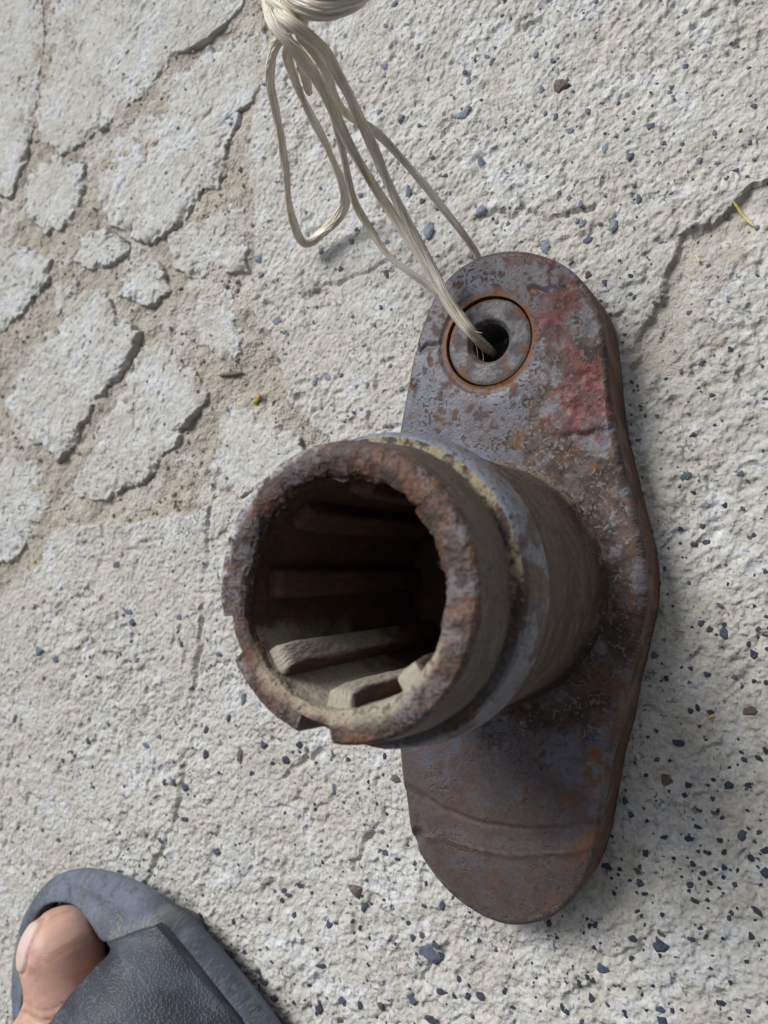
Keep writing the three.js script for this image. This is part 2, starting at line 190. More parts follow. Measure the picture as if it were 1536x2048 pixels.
// broken concrete pieces bedded in the soil
const pieceMat = new THREE.MeshStandardMaterial({ map: groundMaps.map, bumpMap: groundMaps.bumpMap, bumpScale: 0.00042, roughness: 0.93, color: new THREE.Color(1.0, 1.015, 1.035) });
const pieceR = rng(5);
const pieceTop = [];
PLATES.forEach((pl, k) => {
  let cx = 0, cz = 0; for (const p of pl) { cx += p[0] / pl.length; cz += p[1] / pl.length; }
  const N = 360, size = Math.sqrt(Math.max(...pl.map(p => (p[0] - cx) ** 2 + (p[1] - cz) ** 2))), R = Math.min(110, Math.max(24, Math.round(size / 0.75)));
  const pos = [], uv = [], size0 = Math.max(12, size), tx = (0.55 + 0.9 * pieceR()) * 0.8 / size0, tz = (0.55 + 0.9 * pieceR()) * 0.55 / size0, lift = (pieceR() - 0.5) * 1.0 - 1.15, ou = 150 + 30 * pieceR(), ov = 25 * (pieceR() - 0.3);
  const rho = [];
  for (let i = 0; i < N; i++) { // ray from the middle to the outline
    const a = i / N * 2 * Math.PI, dx = Math.cos(a), dz = Math.sin(a); let best = 3;
    for (let q = 0; q < pl.length; q++) {
      const A = pl[q], B = pl[(q + 1) % pl.length], ex = B[0] - A[0], ez = B[1] - A[1], den = dx * ez - dz * ex; if (Math.abs(den) < 1e-9) continue;
      const t = ((A[0] - cx) * ez - (A[1] - cz) * ex) / den, u = ((A[0] - cx) * dz - (A[1] - cz) * dx) / den;
      if (t > 0 && u >= 0 && u <= 1 && t > best) best = t;
    }
    rho.push(best);
  }
  const edge = (i) => { const a = i / N * 2 * Math.PI, r0 = rho[i]; const x = cx + r0 * Math.cos(a), z = cz + r0 * Math.sin(a); return r0 + (fbm(x / 5, z / 5, 4, 80 + k) - 0.5) * Math.min(6, r0 * 0.3) + (n2(x / 1.3, z / 1.3, 90) - 0.5) * 1.2; };
  const E = rho.map((_, i) => edge(i) + Math.min(1.6, 0.07 * rho[i]));
  for (let j = 0; j <= R + 4; j++) for (let i = 0; i < N; i++) {
    const a = i / N * 2 * Math.PI; let r, drop;
    if (j <= R) { r = (E[i] - 0.7) * Math.max(0.002, j / R); drop = 0; } else { const q = (j - R) / 4; r = E[i] - 0.7 + 0.75 * Math.sqrt(q) + (n2(a * 40, q * 3, 91 + k) - 0.5) * 0.5; drop = q * q * 5.5; }
    const x = cx + r * Math.cos(a), z = cz + r * Math.sin(a);
    const crumb = ss(6.5, 0, E[i] - r) * Math.max(0, fbm(x / 3.2, z / 3.2, 3, 92 + k) - 0.46) * 6.5;
    pos.push(x, slabRelief(x, z) * 0.65 + lift + tx * (x - cx) + tz * (z - cz) - drop - crumb, z); uv.push((x + ou - GX0) / (GX1 - GX0), (z + ov - GZ0) / (GZ1 - GZ0));
  }
  mesh('concrete_piece', geo(pos, uv, gridIndex(N, R + 5, true, true)), pieceMat, ground);
  pieceTop.push({ pl, f: (x, z) => slabRelief(x, z) * 0.65 + lift + tx * (x - cx) + tz * (z - cz) });
});
function topH(x, z) { if (x < -120) for (const p of pieceTop) if (inside(x, z, p.pl)) return Math.max(groundH(x, z), p.f(x, z)); return groundH(x, z); }
// stone chips: angular crushed stone set in the surface
const chipGeos = [], chipR = rng(77);
for (let v = 0; v < 9; v++) {
  const n = 5 + (v % 3), pos = [], uv = [], idx = [], R1 = [], H1 = [];
  for (let i = 0; i < n; i++) { R1.push(0.30 + 0.30 * chipR()); H1.push(0.04 + 0.16 * chipR()); }
  for (let ring = 0; ring < 3; ring++) for (let i = 0; i < n; i++) {
    const a = (i + 0.7 * (hash(i, v, 3) - 0.5)) / n * 2 * Math.PI, r = R1[i] * [1.0, 0.95, 0.66][ring], y = [-0.35, H1[i] * 0.45, H1[i] + 0.05][ring];
    pos.push(r * Math.cos(a), y, r * Math.sin(a)); uv.push(0.5 + r * Math.cos(a), 0.5 + r * Math.sin(a));
  }
  pos.push(0.05, 0.2 + 0.06 * chipR(), 0); uv.push(0.5, 0.5);
  for (let r = 0; r < 2; r++) for (let i = 0; i < n; i++) { const a = r * n + i, b = r * n + (i + 1) % n; idx.push(a, a + n, b, b, a + n, b + n); }
  for (let i = 0; i < n; i++) idx.push(2 * n + i, 3 * n, 2 * n + (i + 1) % n);
  const g = geo(pos, uv, idx).toNonIndexed(); g.computeVertexNormals(); chipGeos.push(g); // unit = 1 mm after geo()
}
const chipMap = makeMaps(128, 128, (u, v, o) => { const a = fbm(u * 9, v * 9, 4, 31), f = n2(u * 60, v * 60, 32), d = ss(0.52, 0.7, fbm(u * 6, v * 6, 4, 33)); o[0] = 0.75 + 0.5 * (a - 0.5) + 0.2 * (f - 0.5); o[1] = o[0]; o[2] = o[0]; mixc(o, [1, 0.93, 0.8], d * 0.5); o[3] = 0.5 + (f - 0.5) + (a - 0.5); o[4] = 0.7; }, THREE.RepeatWrapping);
const chipCols = [[0.058, 0.072, 0.105], [0.095, 0.115, 0.165], [0.165, 0.195, 0.265], [0.26, 0.30, 0.38], [0.16, 0.125, 0.10]];
const chipMats = chipCols.map(c => new THREE.MeshStandardMaterial({ color: new THREE.Color(...c.map(q => q * 1.25)), map: chipMap.map, bumpMap: chipMap.bumpMap, bumpScale: 0.0002, roughness: 0.72 }));
function chipTone(x, z, r) { // paler stones towards the far upper left, darker ones below
  const t = (z + 20) / 110 + (x + 120) / 300 + (r() - 0.5) * 1.5; return r() < 0.08 ? 4 : t > 1.0 ? 0 : t > 0.35 ? 1 : t > -0.45 ? 2 : 3;
}
function placeChip(x, z, w, d, r, turn) { return { x, z, w, d, turn, v: Math.floor(r() * chipGeos.length), m: chipTone(x, z, r), h: Math.min(w, d) * 0.8, y: topH(x, z) + (r() - 0.8) * 0.16 * Math.min(w, d) + 0.13, tx: (r() - 0.5) * 0.35, tz: (r() - 0.5) * 0.35 }; }
const chips = CHIPS.map(([x, z, w, d]) => placeChip(x, z, w * 1.35, d * 1.35, chipR, (chipR() - 0.5) * 0.5));
while (chips.length < 290) {
  const x = mix(-330, 15, Math.sqrt(chipR())), z = mix(-250, 180, chipR()); if (basinDepth(x, z) > -1 || chipR() > 0.35 + 0.65 * ss(-120, 110, z + x * 0.3)) continue;
  const s = 1.3 + 1.9 * chipR() ** 2; chips.push(placeChip(x, z, s * (0.7 + 0.7 * chipR()), s, chipR, chipR() * 6.3));
}
const dummy = new THREE.Object3D();
for (const c of chips) {
  const o = mesh('stone_chip', chipGeos[c.v], chipMats[c.m], ground);
  o.position.set(c.x * MM, c.y * MM, c.z * MM); o.rotation.set(c.tx, c.turn, c.tz); o.scale.set(c.w, c.h, c.d);
}
{
  const sets = chipMats.map(() => []);
  for (let k = 0; k < 4600; k++) {
    const x = mix(-340, 22, Math.sqrt(chipR())), z = mix(-275, 190, chipR()); if (chipR() > 0.6 + 0.4 * ss(-120, 120, z + x * 0.3)) continue;
    const s = 0.65 + 1.2 * chipR() ** 1.7; sets[chipTone(x, z, chipR)].push(placeChip(x, z, s * (0.6 + 0.9 * chipR()), s, chipR, chipR() * 6.3));
  }
  sets.forEach((list, m) => {
    const gs = list.map(c => { dummy.position.set(c.x * MM, c.y * MM, c.z * MM); dummy.rotation.set(c.tx, c.turn, c.tz); dummy.scale.set(c.w, c.h, c.d); dummy.updateMatrix(); return chipGeos[c.v].clone().applyMatrix4(dummy.matrix); });
    const o = mesh('stone_grit', mergeGeometries(gs), chipMats[m], ground); o.userData.kind = 'stuff';
  });
  // loose soil crumbs lying in the joint
  const cm = new THREE.MeshStandardMaterial({ color: new THREE.Color(0.44, 0.39, 0.31), map: chipMap.map, roughness: 1 }), gs = [];
  for (let k = 0; k < 5200; k++) {
    const x = mix(-335, -110, chipR()), z = mix(-250, 30, chipR()), bd = basinDepth(x, z); if (bd < 0.5 || pieceTop.some(q => inside(x, z, q.pl)) || fbm(x / 12, z / 12, 2, 34) < 0.42) continue;
    const s = 0.35 + 2.0 * chipR() ** 4; dummy.position.set(x * MM, (topH(x, z) + 0.15 * s) * MM, z * MM); dummy.rotation.set(chipR() * 0.5 - 0.25, chipR() * 6, chipR() * 0.5 - 0.25); dummy.scale.set(s, s * 1.6, s * (0.7 + 0.5 * chipR())); dummy.updateMatrix();
    gs.push(chipGeos[k % 9].clone().applyMatrix4(dummy.matrix));
  }
  const o = mesh('soil_crumbs', mergeGeometries(gs), cm, ground); o.userData.kind = 'stuff';
}
console.log('ground done');

// ---------------------------------------------------------------- the rusty casting: lobed flange, splined hub, bushing
const CX = -71.1, CZ = 4.8, T = 17;
const casting = new THREE.Group(); casting.name = 'rusty_flange_hub'; casting.position.set(CX * MM, 0, CZ * MM); scene.add(casting);
tag(casting, 'rusty cast iron flange with hollow splined hub lying on concrete', 'machine part');
const OUT = [[-25, -40.5], [-22.7, -51.2], [-20.6, -61.1], [-18.6, -67.8], [-14.4, -77.1], [-8.7, -83.5], [-0.6, -86.8], [7.9, -86.8], [15.4, -84.4], [23.7, -78.8], [28.2, -72.6], [30.9, -66.5], [32.2, -58.2], [33.0, -47], [34.0, -37.1], [36.6, -24], [38.2, -16], [39.8, -8.5], [40.4, -1.4], [39.8, 7.6], [38.2, 14.3], [35.6, 24.5], [34, 32.8], [31.8, 41], [30.1, 49.7], [27.6, 62.1], [23.9, 72.2], [17.7, 79.9], [11.4, 83.8], [5.4, 85.6], [-1.8, 85.2], [-10.4, 81.1], [-16.5, 75.4], [-20.7, 69.3], [-22.6, 59.8], [-24, 52.5], [-25, 44.2], [-29, 28], [-32, 12], [-32.6, 0], [-31.6, -14], [-28.4, -28]];
const OC = 4, NPH = 2048, RHO = new Float32Array(NPH);
{
  const curve = new THREE.CatmullRomCurve3(OUT.map(p => new THREE.Vector3(p[0], 0, p[1])), true, 'centripetal'), pts = curve.getPoints(6000).map(p => [p.x, p.z]);
  const tab = pts.map(p => [Math.atan2(p[1], p[0] - OC), Math.hypot(p[0] - OC, p[1])]).sort((a, b) => a[0] - b[0]); let q = 0;
  for (let i = 0; i < NPH; i++) { const a = -Math.PI + (i + 0.5) / NPH * 2 * Math.PI; while (q < tab.length - 2 && tab[q + 1][0] < a) q++; const A = tab[q], B = tab[q + 1]; RHO[i] = mix(A[1], B[1], Math.min(1, Math.max(0, (a - A[0]) / (B[0] - A[0] || 1)))); }
}
function rhoAt(a) { let f = (a + Math.PI) / (2 * Math.PI) * NPH - 0.5; f = ((f % NPH) + NPH) % NPH; const i = Math.floor(f), t = f - i; return mix(RHO[i], RHO[(i + 1) % NPH], t); }
const PLUG = [2, -63.2];
const F_CRK = [[13.8, -75.1], [18.8, -73.7], [26.3, -73.2]], F_NOTCH = [[-22, -63.9], [-16.3, -63.6], [-11.8, -64.8]];
const F_LED1 = [[-24, 53.4], [-16.8, 56.4], [-11.1, 58.9], [-1.4, 60.7], [11.7, 59.8], [20.4, 58], [30, 55]], F_LED2 = [[-23, 67.6], [-15.4, 66.2], [-9.7, 66.5], [-2.8, 67.2], [5.2, 67.1], [14.1, 65.7], [21.5, 63.8], [29, 60.8]];
const F_STEP = [[14, -40], [19.5, -36.8], [24.5, -36.6], [29.3, -37.5], [33.4, -37.1], [35, -28], [38.2, -12]];
const below = (x, z, L) => { for (let i = 0; i < L.length - 1; i++) if (x >= L[i][0] && x < L[i + 1][0]) return z - mix(L[i][1], L[i + 1][1], (x - L[i][0]) / (L[i + 1][0] - L[i][0])); return z - (x < L[0][0] ? L[0][1] : L[L.length - 1][1]); };
// scaled, pitted skin: where the forging was never machined
function roughMask(x, z) { return ss(9, 17, x + 0.10 * (z + 50) + (fbm(x / 9, z / 9, 4, 101) - 0.5) * 16) * (1 - ss(30, 44, z)) * ss(-88, -74, z + 0.3 * x); }
function redMask(x, z) {
  const wx = x + (fbm(x / 5, z / 5, 4, 102) - 0.5) * 7, wz = z + (fbm(x / 5, z / 5, 4, 103) - 0.5) * 7;
  const blob = (cx, cz, a, b, t) => { const c = Math.cos(t), s = Math.sin(t), u = ((wx - cx) * c + (wz - cz) * s) / a, v = (-(wx - cx) * s + (wz - cz) * c) / b; return 1 - Math.sqrt(u * u + v * v); };
  let m = Math.max(blob(20.5, -67.5, 6.2, 9.5, -0.3), blob(27.5, -46, 6.4, 13.5, -0.2), blob(25.5, -38.8, 10, 3.2, -0.1), blob(12, -84, 9, 2.4, 0.2));
  m += (fbm(x / 2.4, z / 2.4, 4, 104) - 0.5) * 1.1; return ss(0.16, 0.20, m + (n2(x / 0.5, z / 0.5, 140) - 0.5) * 0.12) * (0.45 + 0.55 * ss(0.38, 0.6, fbm(x / 3.5, z / 3.5, 4, 147)));
}
function flangeH(x, z) {
  const edk = ss(1.2, 6, rhoAt(Math.atan2(z, x - OC)) - Math.hypot(x - OC, z)), rm = roughMask(x, z) * (0.1 + 0.9 * edk), r = Math.hypot(x - PLUG[0], z - PLUG[1]), pa = Math.atan2(z - PLUG[1], x - PLUG[0]);
  let h = (fbm(x / 24, z / 24, 2, 105) - 0.5) * 0.7 + (fbm(x / 3, z / 3, 3, 106) - 0.5) * 0.05;
  h += rm * ((fbm(x / 6, z / 6, 3, 107) - 0.5) * 1.1 - ss(0.6, 0.8, n2(x / 2.4, z / 2.4, 108)) * 0.22);
  h -= 0.7 * (1 - ss(0.15, 0.9, segDist(x, z + (n2(x / 1.5, 0, 109) - 0.5) * 1.2, F_CRK)));
  h -= 0.8 * (1 - ss(0.1, 1.1, segDist(x, z + (n2(x / 2, 1, 109) - 0.5) * 1.4, F_NOTCH)));
  if (x > 14) { const d = below(x, z + (fbm(x / 3, z / 3, 3, 110) - 0.5) * 2.5, F_STEP); h += 0.75 * (1 - ss(-0.6, 0.5, d)) * ss(14, 21, x) * (1 - ss(8, 25, z)); }
  if (r < 20) { const q = ss(-0.35, 0.15, Math.cos(pa - 2.5)); h = mix(h, 0, 1 - ss(12, 17, r)); h -= 0.55 * q * ss(12.0, 12.5, r) * (1 - ss(13.4, 14.0 + 0.6 * n2(pa * 3, 1, 111), r)); }
  if (z > 40) {
    const wz = z + (fbm(x / 8, z / 8, 3, 112) - 0.5) * 1.6, d1 = below(x, wz, F_LED1), d2 = below(x, wz, F_LED2);
    h -= 0.32 * ss(-0.4, 0.5, d1) + 0.35 * (1 - ss(0.1, 0.9, Math.abs(d1 - 0.4))) * (1 - ss(2, 16, x)); h += 0.35 * ss(-3.2, 0.0, d2) - 0.5 * ss(-0.1, 1.8, d2);
    h -= 0.0022 * Math.max(0, d2) ** 2 * 6 * 0.4;
    h -= 1.6 * (1 - ss(0.6, 2.6, Math.hypot((x + 19.6) * 0.8, z - 67.4 + 0.3 * (x + 19.6))));
  }
  return h;
}
const FX0 = -60, FX1 = 66, FZ0 = -112, FZ1 = 112;
const STEEL = [0.088, 0.094, 0.127], BROWN = [0.062, 0.038, 0.030], DARK = [0.044, 0.031, 0.027], ORANGE = [0.17, 0.072, 0.026], DUST = [0.36, 0.30, 0.215], PURPLE = [0.080, 0.058, 0.064];
const flangeMaps = makeMaps(1024, 1792, (u, v, o) => {
  const x = mix(FX0, FX1, u), z = mix(FZ0, FZ1, v), a = Math.atan2(z, x - OC), rr = Math.hypot(x - OC, z), ed = rhoAt(a) - rr;
  const f1 = fbm(x / 11, z / 11, 5, 121), f2 = fbm(x / 4, z / 4, 5, 122) + (n2(x / 0.3, z / 0.3, 135) - 0.5) * 0.09, f3 = n2(x / 0.5, z / 0.5, 123), f4r = fbm(x / 1.5, z / 1.5, 4, 124), gr = n2(x / 0.28, z / 0.28, 134), f4 = f4r + (gr - 0.5) * 0.16 + (f3 - 0.5) * 0.10, rm = ss(0.25, 0.75, roughMask(x, z) + (f4r - 0.5) * 0.9);
  let b = 0.5, ro = 0.48;
  // mill scale with a brown bloom
  o[0] = STEEL[0]; o[1] = STEEL[1]; o[2] = STEEL[2];
  mixc(o, PURPLE, ss(0.42, 0.6, f1 + (f4 - 0.5) * 0.3) * 0.8); mixc(o, [0.155, 0.165, 0.21], ss(0.48, 0.7, fbm(x / 6, z / 6, 5, 138) + (f4 - 0.5) * 0.25) * 0.6);
  mixc(o, [0.22, 0.22, 0.25], ss(0.90, 0.96, n2(x / 5 + 7, z / 0.35 + x * 0.4, 133)) * 0.2 * (1 - rm));
  // spots and islands of rust
  const rs = ss(0.55, 0.67, f2 * 0.55 + f4 * 0.45 + (f1 - 0.5) * 0.3); mixc(o, BROWN, rs * 0.75); b -= rs * 0.08; ro += rs * 0.25;
  const os = ss(0.58, 0.72, f4 * 0.6 + 0.4 * fbm(x / 3, z / 3, 3, 126)); mixc(o, ORANGE, os * 0.6); ro += os * 0.15;
  // small sharp pits and hair scratches
  const pit = n2(x / 0.62, z / 0.62, 143) * 0.7 + 0.3 * n2(x / 5, z / 5, 144); if (pit > 0.755) { const k = ss(0.755, 0.80, pit); mixc(o, [0.05, 0.033, 0.027], k * 0.7); b -= k * 0.25; ro += k * 0.2; }
  for (let q = 0; q < 2; q++) { const ang = 0.5 + q * 1.7, U = x * Math.cos(ang) + z * Math.sin(ang), V = z * Math.cos(ang) - x * Math.sin(ang) + 0.6 * Math.sin(U / 9), L = n2(V / 0.22, U / 14, 145 + q); if (L > 0.955 && rm < 0.5) mixc(o, [0.24, 0.235, 0.25], ss(0.955, 0.985, L) * 0.5); }
  // pitted skin
  if (rm > 0) {
    const q = [0, 0, 0]; mixc(q, BROWN, 1); mixc(q, [0.125, 0.092, 0.078], ss(0.35, 0.65, f2)); mixc(q, DARK, ss(0.50, 0.64, f4) * 0.8); mixc(q, [0.20, 0.20, 0.225], ss(0.55, 0.68, (f4 - 0.5) * 0.35 + fbm(x / 7, z / 7, 4, 127)) * 0.85); mixc(q, ORANGE, ss(0.6, 0.72, fbm(x / 2.2, z / 2.2, 4, 128)) * 0.6); mixc(q, [0.30, 0.26, 0.22], ss(0.62, 0.72, f4 * 0.5 + f3 * 0.5) * 0.45);
    mixc(o, q, rm * 0.92); b += rm * (fbm(x / 1.7, z / 1.7, 4, 139) - 0.5) * 1.3; ro = mix(ro, 0.82, rm);
  }
  const red = redMask(x, z); if (red > 0) { mixc(o, [0.165 + 0.08 * (f4 - 0.5), 0.040, 0.036], red * 0.9); mixc(o, [0.30, 0.16, 0.13], red * ss(0.56, 0.74, f4) * 0.5); mixc(o, BROWN, red * ss(0.55, 0.66, fbm(x / 2.6, z / 2.6, 4, 136)) * 0.75); ro = mix(ro, 0.7, red); }
  // lower lobe: smooth dark brown bloom
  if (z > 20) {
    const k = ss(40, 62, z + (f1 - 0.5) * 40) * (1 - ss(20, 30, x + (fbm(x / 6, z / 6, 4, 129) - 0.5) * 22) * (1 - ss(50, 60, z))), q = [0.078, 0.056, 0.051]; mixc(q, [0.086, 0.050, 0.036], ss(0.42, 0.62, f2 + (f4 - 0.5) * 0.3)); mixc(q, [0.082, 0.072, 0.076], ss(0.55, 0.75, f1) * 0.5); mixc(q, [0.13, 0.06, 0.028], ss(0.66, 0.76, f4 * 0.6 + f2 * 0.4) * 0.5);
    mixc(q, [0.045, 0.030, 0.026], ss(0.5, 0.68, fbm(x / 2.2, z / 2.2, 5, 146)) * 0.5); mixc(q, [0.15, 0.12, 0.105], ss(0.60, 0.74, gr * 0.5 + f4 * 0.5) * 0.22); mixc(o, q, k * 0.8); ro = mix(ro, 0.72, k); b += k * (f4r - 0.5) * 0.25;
    const d1 = Math.abs(below(x, z, F_LED1) - 0.3), d2 = Math.abs(below(x, z, F_LED2)); mixc(o, [0.2, 0.17, 0.15], (1 - ss(0.1, 0.7, d2 + (f4 - 0.5) * 1.6)) * ss(0.4, 0.6, f2) * 0.45); mixc(o, [0.12, 0.095, 0.06], (1 - ss(0.1, 0.6, d1 + (f4 - 0.5) * 1.4)) * ss(0.4, 0.6, f2) * 0.4);
    mixc(o, ORANGE, ss(22, 30, x + (f1 - 0.5) * 16 + 0.15 * (z - 40)) * ss(0.44, 0.6, f2) * 0.75); mixc(o, [0.15, 0.16, 0.165], ss(20, 29, x + 0.1 * (z - 40)) * ss(0.56, 0.64, fbm(x / 6, z / 6, 5, 137) + (gr - 0.5) * 0.1) * (1 - ss(52, 60, z)) * 0.8);
  }
  // rust ring round the bushing, packed dust round the hub foot
  const pr = Math.hypot(x - PLUG[0], z - PLUG[1]); if (pr < 18) { const k = (1 - ss(12.0, 13.6 + 2.2 * f2, pr)) * (0.55 + 0.45 * ss(0.35, 0.6, f4)); mixc(o, [0.27, 0.115, 0.035], k * 0.9); ro = mix(ro, 0.9, k); }
  const hr = Math.hypot(x, z), hk = (1 - ss(31.4, 32.4 + 3.5 * (f4 - 0.5), hr)) * ss(0.45, 0.62, f2 + 0.02 - 0.006 * z); mixc(o, DUST, hk * 0.28); ro = mix(ro, 0.95, hk);
  // worn arris and rusty, dusty sides
  const ar = (1 - ss(0.2, 1.5, Math.abs(ed - 0.6))) * ss(0.4, 0.6, fbm(x / 4, z / 4, 3, 130)); mixc(o, [0.17, 0.135, 0.115], ar * ss(0.4, 0.6, f4) * 0.5);
  const sd = ss(-0.2, -1.6, ed + (f4 - 0.5) * 1.2); if (sd > 0) { const q = [0.15, 0.082, 0.055]; mixc(q, [0.22, 0.15, 0.105], ss(0.4, 0.65, f2)); mixc(q, [0.08, 0.052, 0.04], ss(0.5, 0.68, fbm(x / 5, z / 5, 5, 131) + (f4 - 0.5) * 0.3) * 0.8); mixc(q, [0.18, 0.07, 0.06], ss(0.58, 0.7, fbm(x / 7, z / 7, 3, 132)) * 0.7); mixc(o, q, sd); ro = mix(ro, 0.9, sd); b += sd * (f4 - 0.5) * 0.6; }
  const g = 0.84 * (1 + (f3 - 0.5) * 0.26); o[0] *= g; o[1] *= g; o[2] *= g;
  o[3] = b + (f3 - 0.5) * 0.10 + (f4 - 0.5) * 0.08; o[4] = ro;
});
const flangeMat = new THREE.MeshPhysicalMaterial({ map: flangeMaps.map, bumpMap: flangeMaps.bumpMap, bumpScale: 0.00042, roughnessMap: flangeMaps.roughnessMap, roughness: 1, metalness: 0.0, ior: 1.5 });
{
  const N = 900, RT = 160, pos = [], uv = [], prof = [];
  for (let j = 0; j <= RT; j++) prof.push(['t', j / RT]);
  for (let j = 1; j <= 7; j++) prof.push(['e', j / 7]);
  for (let j = 1; j <= 14; j++) prof.push(['s', j / 14]);
  for (let j = 1; j <= 3; j++) prof.push(['b', j / 3]);
  const ER = 2.1;
  for (const [k, q] of prof) for (let i = 0; i < N; i++) {
    const a = i / N * 2 * Math.PI - Math.PI, R = rhoAt(a), c = Math.cos(a), s = Math.sin(a), hx = OC + (R - ER) * c, hz = (R - ER) * s, wob = (fbm(a * 9, k === 's' ? q * 2 : 0, 3, 141) - 0.5) * 0.45; let r, y, ud = 0;
    if (k === 't') { r = (R - ER) * Math.max(q, 0.002); y = T + flangeH(OC + r * c, r * s); }
    else { const ye = T + flangeH(hx, hz);
      if (k === 'e') { r = R - ER + ER * Math.sin(q * Math.PI / 2) + wob * q; y = ye - ER * (1 - Math.cos(q * Math.PI / 2)); ud = ER * q * 0.6; }
      else if (k === 's') { r = R + wob + 0.5 * q + (fbm(OC + R * c, R * s / 3 + q * 6, 3, 142) - 0.5) * 0.3; y = mix(ye - ER, -0.4, q); ud = 1 + (ye - y) * 0.9; }
      else { r = (R + 0.5) * (1 - q * 0.998); y = -0.4 + 0.01 * q; ud = 14; } }
    const x = OC + r * c, z = r * s; pos.push(x, y, z); const ur = (k === 't' ? r : R - ER * 0.4 + ud); uv.push(((OC + ur * c) - FX0) / (FX1 - FX0), ((ur * s) - FZ0) / (FZ1 - FZ0));
  }
  const g = geo(pos, uv, gridIndex(N, prof.length, true, true));
  const cyl = new THREE.CylinderGeometry(12.05 * MM, 12.05 * MM, 40 * MM, 128, 1); { const p = cyl.attributes.position, t = cyl.attributes.uv; for (let i = 0; i < p.count; i++) t.setXY(i, (p.getX(i) / MM + PLUG[0] - FX0) / (FX1 - FX0), (p.getZ(i) / MM + PLUG[1] - FZ0) / (FZ1 - FZ0)); }
  const A = new Brush(g, flangeMat), B = new Brush(cyl, flangeMat); B.position.set(PLUG[0] * MM, T * MM, PLUG[1] * MM); A.updateMatrixWorld(); B.updateMatrixWorld();
  const ev = new Evaluator(); ev.useGroups = false; ev.attributes = ['position', 'normal', 'uv'];
  const res = ev.evaluate(A, B, SUBTRACTION);
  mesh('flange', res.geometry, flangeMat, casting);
}
console.log('flange done');
// bushing pressed into the upper lobe
{
  const bm = makeMaps(512, 512, (u, v, o) => {
    const x = (u - 0.5) * 26, z = (v - 0.5) * 26, r = Math.hypot(x, z), f = fbm(x / 3, z / 3, 4, 151), f2 = fbm(x / 0.9, z / 0.9, 3, 152), a = Math.atan2(z, x);
    o[0] = 0.098; o[1] = 0.094; o[2] = 0.100; mixc(o, [0.20, 0.195, 0.195], ss(0.54, 0.74, f2) * 0.5); mixc(o, PURPLE, ss(0.48, 0.64, f) * 0.8); mixc(o, ORANGE, ss(0.64, 0.72, fbm(x / 2.4, z / 2.4, 4, 153)) * 0.5);
    mixc(o, [0.16, 0.078, 0.034], ss(10.4, 11.5, r + (f - 0.5) * 3.4) * 0.85);
    o[3] = 0.5 + (f2 - 0.5) * 0.8; o[4] = 0.55 + 0.25 * ss(0.45, 0.6, f);
  });
  const m = new THREE.MeshPhysicalMaterial({ map: bm.map, bumpMap: bm.bumpMap, bumpScale: 0.00022, roughnessMap: bm.roughnessMap, ior: 1.5 });
  const P = [[11.55, -16], [11.55, -1.2], [11.3, -0.75], [10.6, -0.45], [9.2, -0.3], [6.4, -0.3], [6.0, -0.5], [5.5, -1.3], [5.15, -1.9], [5.1, -16], [0.05, -16.2]], pos = [], uv = [], N = 160, fine = [];
  for (let i = 0; i < P.length - 1; i++) for (let k = 0; k < 8; k++) fine.push([mix(P[i][0], P[i + 1][0], k / 8), mix(P[i][1], P[i + 1][1], k / 8)]); fine.push(P[P.length - 1]);
  for (const [r, y] of fine) for (let i = 0; i < N; i++) { const a = i / N * 2 * Math.PI, rr = r + (fbm(r * Math.cos(a) / 3, r * Math.sin(a) / 3, 3, 154) - 0.5) * 0.25, x = rr * Math.cos(a), z = rr * Math.sin(a); pos.push(x, y + (fbm(x / 4, z / 4, 3, 155) - 0.5) * 0.3, z); const ur = r > 11 ? r + Math.max(0, -y - 1) * 0.05 : r; uv.push(0.5 + ur * Math.cos(a) / 26, 0.5 + ur * Math.sin(a) / 26); }
  const o = mesh('bushing', geo(pos, uv, gridIndex(N, fine.length, false, true)), m, casting); o.position.set(PLUG[0] * MM, T * MM, PLUG[1] * MM);
  o.userData.label = 'round steel bushing with a hole, ringed by orange rust';
}
// hub: outside, rim and bore in one skin
const PROF = [[31.9, 16.4], [31.2, 17.4], [30.5, 18.8], [30.1, 21.0], [29.9, 26], [30.0, 40], [30.3, 56], [30.5, 63.8], [31.25, 64.3], [31.2, 67.4], [30.7, 70.9], [30.1, 72.7], [29.5, 73.2], [27.9, 73.4], [27.5, 74.2], [27.9, 75.4], [27.5, 79], [27.1, 84], [26.8, 86.4], [26.5, 87.3], [26.0, 87.85], [24.9, 88.0], [23.0, 88.05], [21.6, 87.9], [20.9, 87.3], [20.65, 85.8], [20.6, 82], [20.5, 60], [20.4, 18], [20.2, 17.6], [0.05, 17.6]];
const STEPS = [2, 2, 2, 3, 12, 12, 8, 3, 5, 6, 4, 3, 4, 3, 3, 6, 8, 5, 4, 4, 5, 6, 6, 6, 5, 6, 14, 14, 2, 6];
const HP = []; for (let i = 0; i < PROF.length - 1; i++) for (let k = 0; k < STEPS[i]; k++) HP.push([mix(PROF[i][0], PROF[i + 1][0], k / STEPS[i]), mix(PROF[i][1], PROF[i + 1][1], k / STEPS[i]), i]); HP.push([0.05, 17.6, 29]);
const HS = [0]; for (let i = 1; i < HP.length; i++) HS.push(HS[i - 1] + Math.hypot(HP[i][0] - HP[i - 1][0], HP[i][1] - HP[i - 1][1])); const HL = HS[HS.length - 1];
const deg = Math.PI / 180, angIn = (a, c, w) => { let d = ((a - c * deg + Math.PI) % (2 * Math.PI) + 2 * Math.PI) % (2 * Math.PI) - Math.PI; return ss(w, w - 0.9, Math.abs(d) / deg + 0); };
const angD = (a, c) => Math.abs(((a - c * deg + Math.PI) % (2 * Math.PI) + 2 * Math.PI) % (2 * Math.PI) - Math.PI) / deg;
